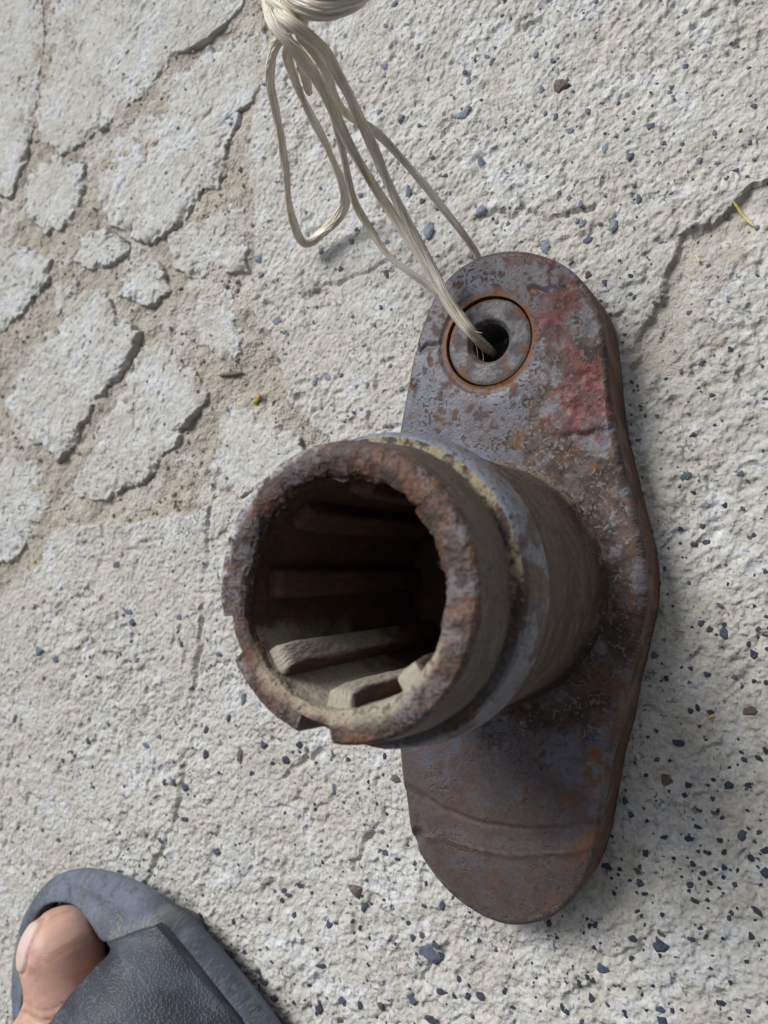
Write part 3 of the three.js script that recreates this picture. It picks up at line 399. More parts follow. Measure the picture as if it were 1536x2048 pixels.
const hubMaps = makeMaps(1664, 1152, (u, v, o) => {
  const s = v * HL, th = u * 2 * Math.PI; let lo = 0, hi = HS.length - 1; while (hi - lo > 1) { const m = (lo + hi) >> 1; if (HS[m] <= s) lo = m; else hi = m; }
  const t = (s - HS[lo]) / (HS[hi] - HS[lo] || 1), r = mix(HP[lo][0], HP[hi][0], t), y = mix(HP[lo][1], HP[hi][1], t), seg = HP[lo][2], x = r * Math.cos(th), z = r * Math.sin(th);
  const f1 = fbm3(x / 9, y / 9, z / 9, 4, 161), f2 = fbm3(x / 3.2, y / 3.2, z / 3.2, 4, 162), f3 = n3(x / 0.4, y / 0.4, z / 0.4, 163), f4 = fbm3(x / 1.3, y / 1.3, z / 1.3, 3, 164) + (f3 - 0.5) * 0.16;
  const cx = Math.cos(th) * 1.6, cz = Math.sin(th) * 1.6, st = fbm3(cx * 2.2, y / 2.6, cz * 2.2, 5, 165), st2 = fbm3(cx * 4, y / 0.7, cz * 4, 3, 166); // turning and wiping streaks
  let b = 0.5, ro = 0.6;
  if (seg <= 6) { // body
    o[0] = 0.098; o[1] = 0.066; o[2] = 0.048; mixc(o, [0.062, 0.038, 0.028], ss(0.42, 0.6, f1) * 0.9); mixc(o, [0.128, 0.112, 0.098], ss(0.52, 0.68, st + (f4 - 0.5) * 0.25) * 0.75); mixc(o, [0.15, 0.09, 0.055], ss(0.55, 0.7, fbm3(cx, y / 2.2, cz, 4, 167)) * 0.6); mixc(o, DUST, ss(0.66, 0.76, st2) * 0.16);
    const foot = 1 - ss(18, 21.5, y + (f2 - 0.5) * 4); mixc(o, DUST, foot * ss(0.48, 0.66, f4 - 0.006 * z) * 0.35); ro = 0.74 + foot * 0.2; b += (st2 - 0.5) * 0.08 + (f4 - 0.5) * 0.2;
  } else if (seg <= 11) { // shouldered collar
    o[0] = 0.20; o[1] = 0.215; o[2] = 0.265; mixc(o, [0.27, 0.275, 0.31], ss(0.45, 0.65, f2) * 0.6); mixc(o, BROWN, ss(0.54, 0.60, f1 * 0.7 + f2 * 0.3) * 0.85); mixc(o, ORANGE, ss(0.63, 0.70, f2) * 0.6); mixc(o, [0.12, 0.095, 0.075], ss(0.55, 0.7, st) * 0.3); ro = 0.52; mixc(o, DARK, ss(0.64, 0.72, f4) * 0.6);
  } else if (seg <= 17) { // nose
    o[0] = 0.078; o[1] = 0.058; o[2] = 0.048; mixc(o, [0.125, 0.125, 0.135], ss(0.48, 0.68, st + (f4 - 0.5) * 0.2) * 0.7); mixc(o, [0.08, 0.05, 0.04], ss(0.45, 0.62, f1) * 0.7); mixc(o, ORANGE, ss(0.62, 0.72, f2) * 0.5);
    const d = (1 - ss(73.9, 74.5 + 2.4 * f4, y)) * ss(110, 135, 180 - angD(th, -60) + (f1 - 0.5) * 50); mixc(o, [0.36, 0.30, 0.195], d * ss(0.36, 0.58, f2 + (f4 - 0.5) * 0.6) * 0.9); ro = 0.55 + d * 0.4; b += (st2 - 0.5) * 0.3 + d * (f4 - 0.5);
  } else if (seg <= 24) { // rim face
    o[0] = 0.082; o[1] = 0.050; o[2] = 0.040; mixc(o, [0.15, 0.070, 0.038], ss(0.46, 0.62, f2 + (f3 - 0.5) * 0.12) * 0.85); mixc(o, [0.145, 0.148, 0.175], ss(0.46, 0.58, f1 * 0.6 + f4 * 0.4 + (f3 - 0.5) * 0.08) * 0.8); mixc(o, [0.052, 0.037, 0.033], ss(0.54, 0.66, fbm3(x / 2.4, y / 2.4, z / 2.4, 4, 168)) * 0.75); mixc(o, ORANGE, ss(0.6, 0.68, f4) * 0.5);
    const wearHighlight = ss(24.2, 26.0, r + (f2 - 0.5) * 3) * (1 - ss(30, 75, angD(th, 200))) * ss(0.42, 0.56, f4 * 0.5 + f2 * 0.5); mixc(o, [0.50, 0.50, 0.52], wearHighlight * 0.85);  // worn metal, with the upper left rim highlight painted into its colour
    const d = (1 - ss(35, 70, angD(th, 75) + (f1 - 0.5) * 60)) * (1 - ss(21.4, 24, r + (f2 - 0.5) * 4.5)); mixc(o, [0.40, 0.34, 0.25], d * 0.85); ro = 0.72 - wearHighlight * 0.25; b += (f4 - 0.5) * 0.9 + (f2 - 0.5) * 0.7;
  } else { // bore; dust on the lower wall, painted pale where light reaches in
    o[0] = 0.082; o[1] = 0.050; o[2] = 0.040; mixc(o, [0.15, 0.070, 0.038], ss(0.5, 0.65, f2) * 0.6);
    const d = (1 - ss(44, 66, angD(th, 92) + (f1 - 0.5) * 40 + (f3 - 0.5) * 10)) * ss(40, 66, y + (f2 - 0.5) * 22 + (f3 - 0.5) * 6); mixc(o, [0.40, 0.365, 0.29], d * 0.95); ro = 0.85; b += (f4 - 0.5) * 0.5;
  }
  if (seg <= 24) { const pit = n3(x / 0.75, y / 0.75, z / 0.75, 169) * 0.7 + 0.3 * f1; if (pit > 0.64) { const k = ss(0.64, 0.70, pit); mixc(o, [0.045, 0.030, 0.025], k * 0.6); b -= k * 0.3; } if (seg <= 17 && st2 > 0.6) mixc(o, [0.22, 0.205, 0.19], ss(0.60, 0.68, st2) * ss(0.4, 0.7, f3) * 0.35); }
  const g = 0.86 * (1 + (f3 - 0.5) * 0.34); o[0] *= g; o[1] *= g; o[2] *= g; o[3] = b + (f3 - 0.5) * 0.2; o[4] = ro;
}, THREE.RepeatWrapping);
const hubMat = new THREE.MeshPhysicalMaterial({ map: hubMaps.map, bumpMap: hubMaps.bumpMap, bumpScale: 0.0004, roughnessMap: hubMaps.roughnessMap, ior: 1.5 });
{
  const N = 720, pos = [], uv = [];
  for (let j = 0; j < HP.length; j++) for (let i = 0; i <= N; i++) {
    const a = i / N * 2 * Math.PI, c = Math.cos(a), s = Math.sin(a); let [r, y, seg] = HP[j];
    const x = r * c, z = r * s, f = fbm3(x / 5, y / 5, z / 5, 3, 171) - 0.5, g = fbm3(x / 1.6, y / 1.6, z / 1.6, 3, 172) - 0.5, h = fbm3(x / 12, 1, z / 12, 3, 173) - 0.5;
    if (seg <= 17) { r += f * 0.5 + g * 0.14; if (seg >= 12 && y > 74) r += h * 0.5; }
    else if (seg <= 24) { const inner = ss(24, 20.6, r), upper = 1 - ss(60, 120, angD(a, -80)); y += f * 0.7 + g * 0.5 - upper * inner * 1.0; r += inner * (f * 2.2 + g * 1.2) * (0.5 + 0.9 * upper); }
    else { const top = ss(76, 86, y), upper = 1 - ss(60, 120, angD(a, -80)); r += (f * 2.2 + g * 1.0) * top * (0.5 + 0.9 * upper) + f * 0.3; if (seg >= 29) r = HP[j][0]; }
    // two slots broken out of the rim
    const n1 = angIn(a, 159, 9.5), nn2 = angIn(a, 100, 8.2); const cut = Math.max(n1 * ss(79, 80, HP[j][1]), nn2 * ss(77, 78, HP[j][1]));
    if (cut > 0 && seg <= 24) { const lim = (n1 > nn2 ? 23.7 : 23.0) + f; if (r > lim) r = mix(r, lim, cut); }
    pos.push(r * c, y, r * s); uv.push(i / N, HS[j] / HL);
  }
  const g = geo(pos, uv, gridIndex(N + 1, HP.length, false, false));
  { const n = g.attributes.normal; for (let j = 0; j < HP.length; j++) { const a = j * (N + 1), b = a + N; const vx = n.getX(a) + n.getX(b), vy = n.getY(a) + n.getY(b), vz = n.getZ(a) + n.getZ(b), l = Math.hypot(vx, vy, vz) || 1; n.setXYZ(a, vx / l, vy / l, vz / l); n.setXYZ(b, vx / l, vy / l, vz / l); } }
  const hub = mesh('hub', g, hubMat, casting); hub.userData.label = 'hollow splined hub with a rust eaten rim and a shouldered collar';
  // eight spline teeth
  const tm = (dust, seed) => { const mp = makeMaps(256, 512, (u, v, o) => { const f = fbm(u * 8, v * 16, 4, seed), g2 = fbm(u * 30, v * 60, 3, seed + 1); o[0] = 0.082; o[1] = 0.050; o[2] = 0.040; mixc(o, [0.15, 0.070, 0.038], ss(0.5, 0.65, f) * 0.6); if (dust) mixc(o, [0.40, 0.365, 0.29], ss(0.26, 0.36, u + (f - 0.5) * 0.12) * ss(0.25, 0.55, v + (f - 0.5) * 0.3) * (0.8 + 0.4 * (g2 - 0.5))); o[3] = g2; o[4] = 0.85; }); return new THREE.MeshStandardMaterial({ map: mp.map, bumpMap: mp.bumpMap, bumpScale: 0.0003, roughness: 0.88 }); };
  const mats = [tm(false, 181), tm(true, 191)];  // plain rust, and a dusty copy painted pale for the lit lower teeth
  const tooth = (() => {
    const nu = 28, nv = 40, pos2 = [], uv2 = []; // open prism, root buried in the wall
    for (let j = 0; j <= nv + 3; j++) for (let i = 0; i < nu; i++) {
      const q = i / (nu - 1) * 2 - 1, A = Math.abs(q), sg = Math.sign(q); let w, rad;
      if (A < 0.45) { w = sg * A / 0.45 * 2.55; rad = 17.2 + 0.02 * w * w; } else { const k = (A - 0.45) / 0.55; w = sg * (2.55 + 0.9 * k); rad = 17.35 + k * 4.6; }
      const round = Math.exp(-Math.pow((A - 0.45) / 0.05, 2)) * 0.2; rad += round;
      const yy = j <= nv ? mix(17.7, 84.6, j / nv) : 84.6; let inn = j > nv ? (j - nv) / 3 : 0; if (j > nv - 3) rad += (j - nv + 3 > 3 ? 3 : j - nv + 3) * 0.22; if (inn) rad = mix(rad, 21.6, inn);
      const nz = (fbm(w / 2 + 5, yy / 6, 3, 201) - 0.5) * 0.5; pos2.push(rad + nz * (1 - inn), yy + inn * 0.7 + nz * 0.4, w); uv2.push(i / (nu - 1), j / (nv + 3));
    }
    return geo(pos2, uv2, gridIndex(nu, nv + 4, true, false));
  })();
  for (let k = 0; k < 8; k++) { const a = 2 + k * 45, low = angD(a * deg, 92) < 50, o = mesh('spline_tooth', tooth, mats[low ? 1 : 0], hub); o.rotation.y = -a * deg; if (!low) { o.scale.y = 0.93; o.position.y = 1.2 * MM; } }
}
console.log('hub done');

// ---------------------------------------------------------------- twine
const TW = {"A":[[-88.7,78.0,-111.9],[-89.6,80.0,-109.1],[-92.9,78.0,-109.8],[-98.8,72.0,-111.9],[-105.1,64.0,-112.8],[-109.9,56.0,-113.1],[-115.7,46.0,-113.6],[-122.8,34.0,-112.3],[-130.3,22.0,-109.2],[-134.4,14.0,-106.9],[-136.3,8.0,-104.5],[-136.0,5.0,-103.5],[-133.3,5.0,-103.7],[-129.8,5.0,-105.4],[-124.3,6.0,-107.6],[-119.9,8.0,-109.9],[-117.1,11.0,-111.6],[-115.4,15.0,-113.3],[-112.9,24.0,-115.3],[-110.2,34.0,-116.8],[-106.9,44.0,-116.2],[-104.5,52.0,-116.3],[-101.2,60.0,-115.7],[-97.1,68.0,-113.8],[-94.7,72.0,-112.8],[-92.5,74.0,-114.2]],"B":[[-95.2,78.0,-123.8],[-93.6,80.0,-117.4],[-90.4,82.0,-110.5],[-88.1,80.0,-107.2],[-87.5,76.0,-105.6],[-88.1,70.0,-105.6],[-88.9,64.0,-104.4],[-90.1,57.0,-102.3],[-90.2,53.0,-100.1],[-90.3,47.0,-97.5],[-89.4,41.0,-93.9],[-87.8,36.0,-89.7],[-85.2,31.0,-83.7],[-82.3,27.0,-77.9],[-79.7,24.0,-72.0],[-75.8,20.5,-64.1],[-72.3,18.0,-59.7],[-71.2,13.0,-58.1],[-72.5,4.0,-58.9]],"C":[[-88.0,84.0,-115.7],[-86.4,85.0,-109.4],[-83.6,85.0,-106.3],[-81.5,82.0,-104.7],[-80.5,78.0,-103.6],[-81.3,72.0,-102.9],[-82.1,66.0,-102.0],[-83.4,60.0,-101.1],[-83.9,55.0,-99.2],[-84.2,50.0,-96.9],[-84.7,45.0,-94.4],[-84.5,40.0,-90.8],[-83.2,36.0,-86.3],[-81.6,32.5,-81.6],[-80.2,29.5,-77.4],[-78.9,27.5,-74.2],[-77.6,26.0,-70.7],[-75.1,23.0,-65.7],[-72.4,20.0,-60.8],[-72.2,14.0,-59.4],[-74.2,4.0,-60.0]],"D":[[-88.0,78.0,-111.1],[-86.6,76.0,-109.2],[-86.7,71.0,-108.7],[-88.4,65.0,-109.2],[-91.8,57.0,-110.1],[-93.7,48.0,-111.0],[-92.6,40.0,-111.8],[-90.7,34.0,-110.6],[-87.9,28.0,-106.7],[-84.4,23.0,-101.8],[-80.8,18.0,-96.1],[-77.7,13.0,-91.1],[-76.1,8.0,-87.4],[-74.4,4.0,-82.4],[-72.4,2.4,-74.6]],"E":[[-92.2,74.0,-113.0],[-91.9,70.0,-112.0],[-93.3,62.0,-112.6],[-96.7,52.0,-113.5],[-99.2,44.0,-111.9],[-101.9,37.0,-109.5],[-104.0,31.0,-106.0],[-105.6,24.0,-101.2],[-104.3,18.0,-96.1],[-101.3,13.0,-89.9],[-96.0,9.0,-84.8],[-90.8,5.0,-80.7],[-85.2,3.0,-75.9]],"F":[[-92.6,72.0,-113.8],[-95.2,66.0,-114.4],[-99.3,58.0,-116.3],[-103.8,50.0,-118.3]],"K":[[-88.2,80.0,-117.9],[-83.3,83.0,-114.0],[-77.7,85.0,-110.4],[-73.9,85.0,-109.4],[-71.2,84.0,-110.6],[-71.1,80.0,-116.1]]};
const twine = new THREE.Group(); twine.name = 'twine'; scene.add(twine);
{ const o = TW.B[0]; twine.position.set(0, 0, 0); }
tag(twine, 'looped cream plastic twine threaded through the bushing hole', 'twine');
const twMaps = makeMaps(256, 1024, (u, v, o) => {
  const k = ((u + v * 2) % 1 + 1) % 1, wr = (q, n, s) => mix(n2(q * n, v * 6, s), n2((q - 1) * n, v * 6, s), ss(0.85, 1, q)); const f = wr(k, 22, 301), f2 = wr(k, 60, 302), st = fbm(u * 4 + 3, v * 5, 4, 303);
  o[0] = 0.80; o[1] = 0.735; o[2] = 0.60; const g = 0.82 + 0.26 * f + 0.2 * (f2 - 0.5); o[0] *= g; o[1] *= g; o[2] *= g; mixc(o, [0.38, 0.27, 0.16], ss(0.62, 0.8, st) * 0.5); mixc(o, [0.72, 0.70, 0.64], ss(0.5, 0.7, n2(v * 9, 2, 304)) * 0.5);
  o[3] = f * 0.6 + f2 * 0.4; o[4] = 0.5;
}, THREE.RepeatWrapping);
const fibreMat = new THREE.MeshStandardMaterial({ color: new THREE.Color(0.8, 0.74, 0.62), roughness: 0.5 });
const twMat = new THREE.MeshPhysicalMaterial({ vertexColors: true, map: twMaps.map, bumpMap: twMaps.bumpMap, bumpScale: 0.0005, roughness: 0.45, sheen: 0.2, sheenRoughness: 0.5, sheenColor: new THREE.Color(1, 0.95, 0.85) });
const strandR = rng(99);
function strand(name, pts, rad, seed, opt = {}) {
  const C = new THREE.CatmullRomCurve3(pts.map(p => new THREE.Vector3(...p)), !!opt.closed, 'centripetal'), len = C.getLength(), n = Math.max(30, Math.round(len / 0.55)), M = 44, pos = [], uv = [];
  const fr = C.computeFrenetFrames(n, !!opt.closed), tw = opt.twist ?? 0.11, P = new THREE.Vector3();
  for (let j = 0; j <= n; j++) {
    C.getPointAt(j / n, P); const s = j / n * len, rr = (typeof rad === 'function' ? rad(j / n) : rad) * (0.94 + 0.22 * (fbm(s / 9, seed, 3, 310) - 0.3)), flat = 0.72 + 0.22 * n2(s / 22, seed, 311), t = tw * s + seed;
    const endk = opt.closed ? 1 : Math.min(1, 0.25 + Math.min(j, n - j) / 3);
    for (let i = 0; i <= M; i++) {
      const a = i / M * 2 * Math.PI; let x = Math.cos(a), y = Math.sin(a) * flat; const rid = 1 + 0.045 * Math.sin(a * 5 + s * 0.2 + seed) + 0.05 * Math.sin(a * 11 - s * 0.13 + 2 * Math.sin(s / 8 + seed)) + 0.10 * (n2((i % M) * 0.5, s / 7, Math.round(seed * 10) + 312) - 0.5); x *= rid * rr * endk; y *= rid * rr * endk;
      const X = x * Math.cos(t) - y * Math.sin(t), Y = x * Math.sin(t) + y * Math.cos(t), N = fr.normals[j], B = fr.binormals[j];
      pos.push(P.x + N.x * X + B.x * Y, P.y + N.y * X + B.y * Y, P.z + N.z * X + B.z * Y); uv.push(i / M, s / 120 + seed * 0.13);
    }
  }
  const g = geo(pos, uv, gridIndex(M + 1, n + 1, true, false)), vc = []; // grime, and rust rubbed off the iron
  for (let j = 0; j <= n; j++) for (let i = 0; i <= M; i++) { const t = j / n, c = [1, 1, 1], w = fbm(j / 9, i / 30, 3, 330 + Math.round(seed)); mixc(c, [0.72, 0.56, 0.38], Math.min(1, ss(opt.stain ?? 2, (opt.stain ?? 2) + 0.3, t + (w - 0.5) * 0.5) * 0.85)); mixc(c, [0.76, 0.60, 0.42], ss(0.58, 0.78, w) * 0.5); mixc(c, [0.6, 0.56, 0.48], ss(0.62, 0.8, fbm(j / 22, i / 12, 4, 340 + Math.round(seed))) * 0.5); vc.push(...c); }
  g.setAttribute('color', new THREE.Float32BufferAttribute(vc, 3));
  const o = mesh(name, g, twMat, twine);
  // a few split fibres standing off the strand
  for (let k = 0; k < (opt.fuzz ?? 9); k++) {
    const t0 = 0.1 + 0.8 * strandR(), L = 3 + 6 * strandR(), q = C.getPointAt(t0), tg = C.getTangentAt(t0), side = new THREE.Vector3(strandR() - 0.5, strandR() - 0.5, strandR() - 0.5).normalize();
    const r0 = (typeof rad === 'function' ? rad(t0) : rad) * 0.85, a0 = q.clone().addScaledVector(side, r0), a1 = a0.clone().addScaledVector(tg, L * 0.6).addScaledVector(side, L * 0.12), a2 = a1.clone().addScaledVector(tg, L * 0.35).addScaledVector(side, L * 0.3);
    const fg = new THREE.TubeGeometry(new THREE.CatmullRomCurve3([a0, a1, a2].map(p => p.multiplyScalar(MM))), 8, 0.05 * MM, 4); mesh('loose_fibre', fg, fibreMat, o);
  }
  return o;
}
strand('loop_strand', TW.A, (t) => mix(1.15, 1.7, ss(0.4, 0.55, t) * (1 - ss(0.6, 0.75, t))), 1, { fuzz: 10 });
strand('strand', TW.B, (t) => mix(1.3, 1.3, t), 2, { fuzz: 12, stain: 0.75 });
strand('strand', TW.C, (t) => mix(1.25, 1.2, t), 3.3, { fuzz: 12, stain: 0.75 });
strand('strand', TW.D, (t) => mix(1.15, 1.05, t), 4.1, { stain: 0.8, fuzz: 8 });
strand('strand', TW.E, (t) => mix(1.1, 1.05, t), 5.7);
strand('loose_end', TW.F, 1.2, 6.2, { fuzz: 5 });
{ // a roll of many turns of the same twine
  const C = new THREE.CatmullRomCurve3(TW.K.map(p => new THREE.Vector3(...p)), false, 'centripetal'), fr = C.computeFrenetFrames(40, false);
  for (let q = 0; q < 11; q++) {
    const pts = []; for (let j = 0; j <= 40; j += 2) { const t = j / 40, P = C.getPointAt(t), a = q / 11 * 2 * Math.PI + t * 2.6, rr = (1.3 + 2.3 * ss(0, 0.35, t)) * (0.92 + 0.2 * n2(q * 3, t * 5, 320)); pts.push([P.x + fr.normals[j].x * Math.cos(a) * rr + fr.binormals[j].x * Math.sin(a) * rr, P.y + fr.normals[j].y * Math.cos(a) * rr + fr.binormals[j].y * Math.sin(a) * rr, P.z + fr.normals[j].z * Math.cos(a) * rr + fr.binormals[j].z * Math.sin(a) * rr]); }
    strand('roll_turn', pts, 1.2, 20 + q * 1.7, { fuzz: 1 });
  }
}
{ // the knot above: wraps round the strands
  const c = [-87.1,82.0,-112.2];
  for (let k = 0; k < 3; k++) {
    const pts = []; for (let i = 0; i < 14; i++) { const a = i / 14 * 2 * Math.PI; pts.push([c[0] + Math.cos(a) * 3.6 + k * 1.2, c[1] + Math.sin(a) * 3.0 - k * 0.6, c[2] + Math.sin(a * 1 + 1.1) * 2.6 - 2.8 * k + Math.cos(a) * 1.2]); }
    strand('knot_wrap', pts, 1.25, 11 + k * 2.3, { closed: true, fuzz: 1 });
  }
}
console.log('twine done');

// ---------------------------------------------------------------- sandal and the foot in it
const sandal = new THREE.Group(); sandal.name = 'rubber_sandal'; scene.add(sandal); tag(sandal, 'dusty blue grey rubber sandal with a black pebbled strap', 'sandal');
const SO = [[-263.3, 171.1], [-265.2, 157.3], [-264.0, 146.5], [-259.4, 133.2], [-252.1, 122.7], [-242.7, 114.5], [-230.2, 109.6], [-217.2, 107.8], [-205.6, 108.1], [-195.3, 109.7], [-185.4, 112.7], [-174.2, 117.1], [-163.6, 123.1], [-155.6, 128.2], [-147.8, 133.6], [-140, 140], [-132, 150], [-126, 165], [-124, 190], [-128, 226], [-138, 266], [-149, 312], [-160, 352], [-182, 378], [-212, 384], [-238, 370], [-251, 334], [-256, 284], [-259, 234], [-261.5, 197]];
const SI = [[-253.4, 164.4], [-252.8, 154.1], [-252.2, 143.4], [-248.9, 132.8], [-242.3, 123.6], [-233.8, 119.1], [-222.8, 118.1], [-214.5, 121.2], [-207.6, 124.7], [-203.1, 124.3], [-182.9, 115.9], [-175.2, 120.8], [-166.2, 127.1], [-157.5, 133.1], [-150.4, 138], [-144, 145], [-138, 155], [-134, 169], [-132, 191], [-136, 225], [-146, 264], [-157, 309], [-167, 345], [-185, 367], [-210, 372], [-230, 361], [-242, 331], [-247, 284], [-250, 234], [-252, 197]];
const SH = [14, 14, 14, 14.5, 15, 15.5, 16, 17, 18, 18.5, 18, 17, 16.5, 16, 16, 16, 16, 16, 16, 17, 18, 19, 20, 21, 21, 20, 18, 16, 15, 14];
const cl = (pts) => new THREE.CatmullRomCurve3(pts.map((p) => new THREE.Vector3(p[0], p[2] ?? 0, p[1])), true, 'centripetal');
const cO = cl(SO), cI = cl(SI.map((p, i) => [p[0], p[1], SH[i]]));
const rubMaps = makeMaps(1024, 1024, (u, v, o) => {
  const x = u * 160, z = v * 160, f = fbm(x / 14, z / 14, 4, 401), f2 = fbm(x / 2.5, z / 2.5, 4, 402), f3 = n2(x / 0.45, z / 0.45, 403);
  o[0] = 0.066; o[1] = 0.079; o[2] = 0.108; mixc(o, [0.135, 0.158, 0.205], ss(0.4, 0.66, f) * 0.8); mixc(o, [0.036, 0.042, 0.055], ss(0.52, 0.7, f2) * 0.55); mixc(o, [0.26, 0.245, 0.20], ss(0.57, 0.72, fbm(x / 16, z / 16, 5, 404) + (f3 - 0.5) * 0.12) * 0.3 + ss(0.58, 0.68, f3 * 0.4 + f2 * 0.6) * 0.22); mixc(o, [0.20, 0.225, 0.27], ss(0.93, 0.97, n2(x / 0.3 + z * 0.8, z / 8, 406)) * 0.5);
  const g = 1 + (f3 - 0.5) * 0.25; o[0] *= g; o[1] *= g; o[2] *= g; o[3] = 0.5 + (f3 - 0.5) * 0.6 + (f2 - 0.5) * 0.3; o[4] = 0.62 + 0.2 * ss(0.4, 0.7, f);
});
const rubMat = new THREE.MeshPhysicalMaterial({ map: rubMaps.map, bumpMap: rubMaps.bumpMap, bumpScale: 0.00018, roughnessMap: rubMaps.roughnessMap });
{
  const N = 700, pos = [], uv = [], rows = 30; const a = new THREE.Vector3(), b = new THREE.Vector3(), n = SO.length;
  for (let j = 0; j <= rows; j++) for (let i = 0; i < N; i++) {
    const t = i / N; cO.getPoint(t, a); cI.getPoint(t, b); const q = j / rows; let x, y, z, s;
    if (q < 0.35) { s = q / 0.35; y = 0.6 + s * 7.4; const bul = Math.sin(s * Math.PI) * 0.6 - 6.5 + 6.5 * s; const dx = a.x - b.x, dz = a.z - b.z, l = Math.hypot(dx, dz); x = a.x + dx / l * bul; z = a.z + dz / l * bul; if (s > 0.45 && s < 0.62) { x -= dx / l * 0.7; z -= dz / l * 0.7; } }
    else if (q < 0.8) { s = (q - 0.35) / 0.45; const e = Math.sin(s * Math.PI / 2); x = mix(a.x, b.x, s); z = mix(a.z, b.z, s); const w = Math.hypot(a.x - b.x, a.z - b.z), dish = Math.min(2.2, w * 0.09) * Math.sin(s * Math.PI) * (w > 11 ? 1 : 0); y = mix(8, b.y, Math.pow(e, 0.6)) - dish * ss(0.25, 0.6, s) + (fbm(x / 7, z / 7, 3, 405) - 0.5) * 0.7; }
    else { s = (q - 0.8) / 0.2; const dx = b.x - a.x, dz = b.z - a.z, l = Math.hypot(dx, dz); x = b.x + dx / l * (1.2 * Math.sin(s * 3.14) - 1.0 * s * s * 2 + 0.6 * s); z = b.z + dz / l * (1.2 * Math.sin(s * 3.14) - 2 * s * s + 0.6 * s); y = b.y - s * s * (b.y - 6); }
    pos.push(x, y, z); uv.push((x + 260 + (q < 0.35 ? y * 0.7 : 0)) / 160, (z - 95 - (q < 0.35 ? y : 0)) / 160);
  }
  mesh('rim', geo(pos, uv, gridIndex(N, rows + 1, true, true)), rubMat, sandal);
  const shp = new THREE.Shape(cO.getPoints(300).map(p => new THREE.Vector2(p.x * MM, -p.z * MM))), bed = new THREE.ExtrudeGeometry(shp, { depth: 5.2 * MM, bevelEnabled: false }); bed.rotateX(-Math.PI / 2); bed.translate(0.195, 0, -0.245); bed.scale(0.9, 1, 0.95); bed.translate(-0.195, 1.0 * MM, 0.245);
  { const p = bed.attributes.position, t = bed.attributes.uv; for (let i = 0; i < p.count; i++) t.setXY(i, (p.getX(i) / MM + 260) / 160, (p.getZ(i) / MM - 95) / 160); }
  mesh('sole', bed, rubMat, sandal);
}
const strapMaps = makeMaps(1024, 1024, (u, v, o) => {
  const x = u * 120, z = v * 120; // pebbled grain: cells
  let d1 = 9, d2 = 9; const gx = x / 1.15, gz = z / 1.15, ix = Math.floor(gx), iz = Math.floor(gz); for (let a = -1; a <= 1; a++) for (let b = -1; b <= 1; b++) { const px = ix + a + hash(ix + a, iz + b, 411), pz = iz + b + hash(ix + a, iz + b, 412), d = Math.hypot(px - gx, pz - gz); if (d < d1) { d2 = d1; d1 = d; } else if (d < d2) d2 = d; }
  const f = fbm(x / 12, z / 12, 4, 413), cell = ss(0.02, 0.28, d2 - d1), f3 = n2(x / 0.4, z / 0.4, 414); o[0] = 0.022; o[1] = 0.027; o[2] = 0.038; mixc(o, [0.055, 0.065, 0.088], ss(0.42, 0.7, f) * 0.8); mixc(o, [0.15, 0.145, 0.13], ss(0.80, 0.92, n2(x / 0.9, z / 0.9, 415) * 0.8 + 0.2 * f) * 0.5); mixc(o, [0.11, 0.12, 0.14], (1 - cell) * ss(0.45, 0.6, fbm(x / 9, z / 9, 4, 417)) * 0.6); const g = 1 + (f3 - 0.5) * 0.2; o[0] *= g; o[1] *= g; o[2] *= g; o[3] = cell; o[4] = 0.46 + 0.18 * f;
}, THREE.RepeatWrapping);
const strapMat = new THREE.MeshPhysicalMaterial({ map: strapMaps.map, bumpMap: strapMaps.bumpMap, bumpScale: 0.0001, roughnessMap: strapMaps.roughnessMap });
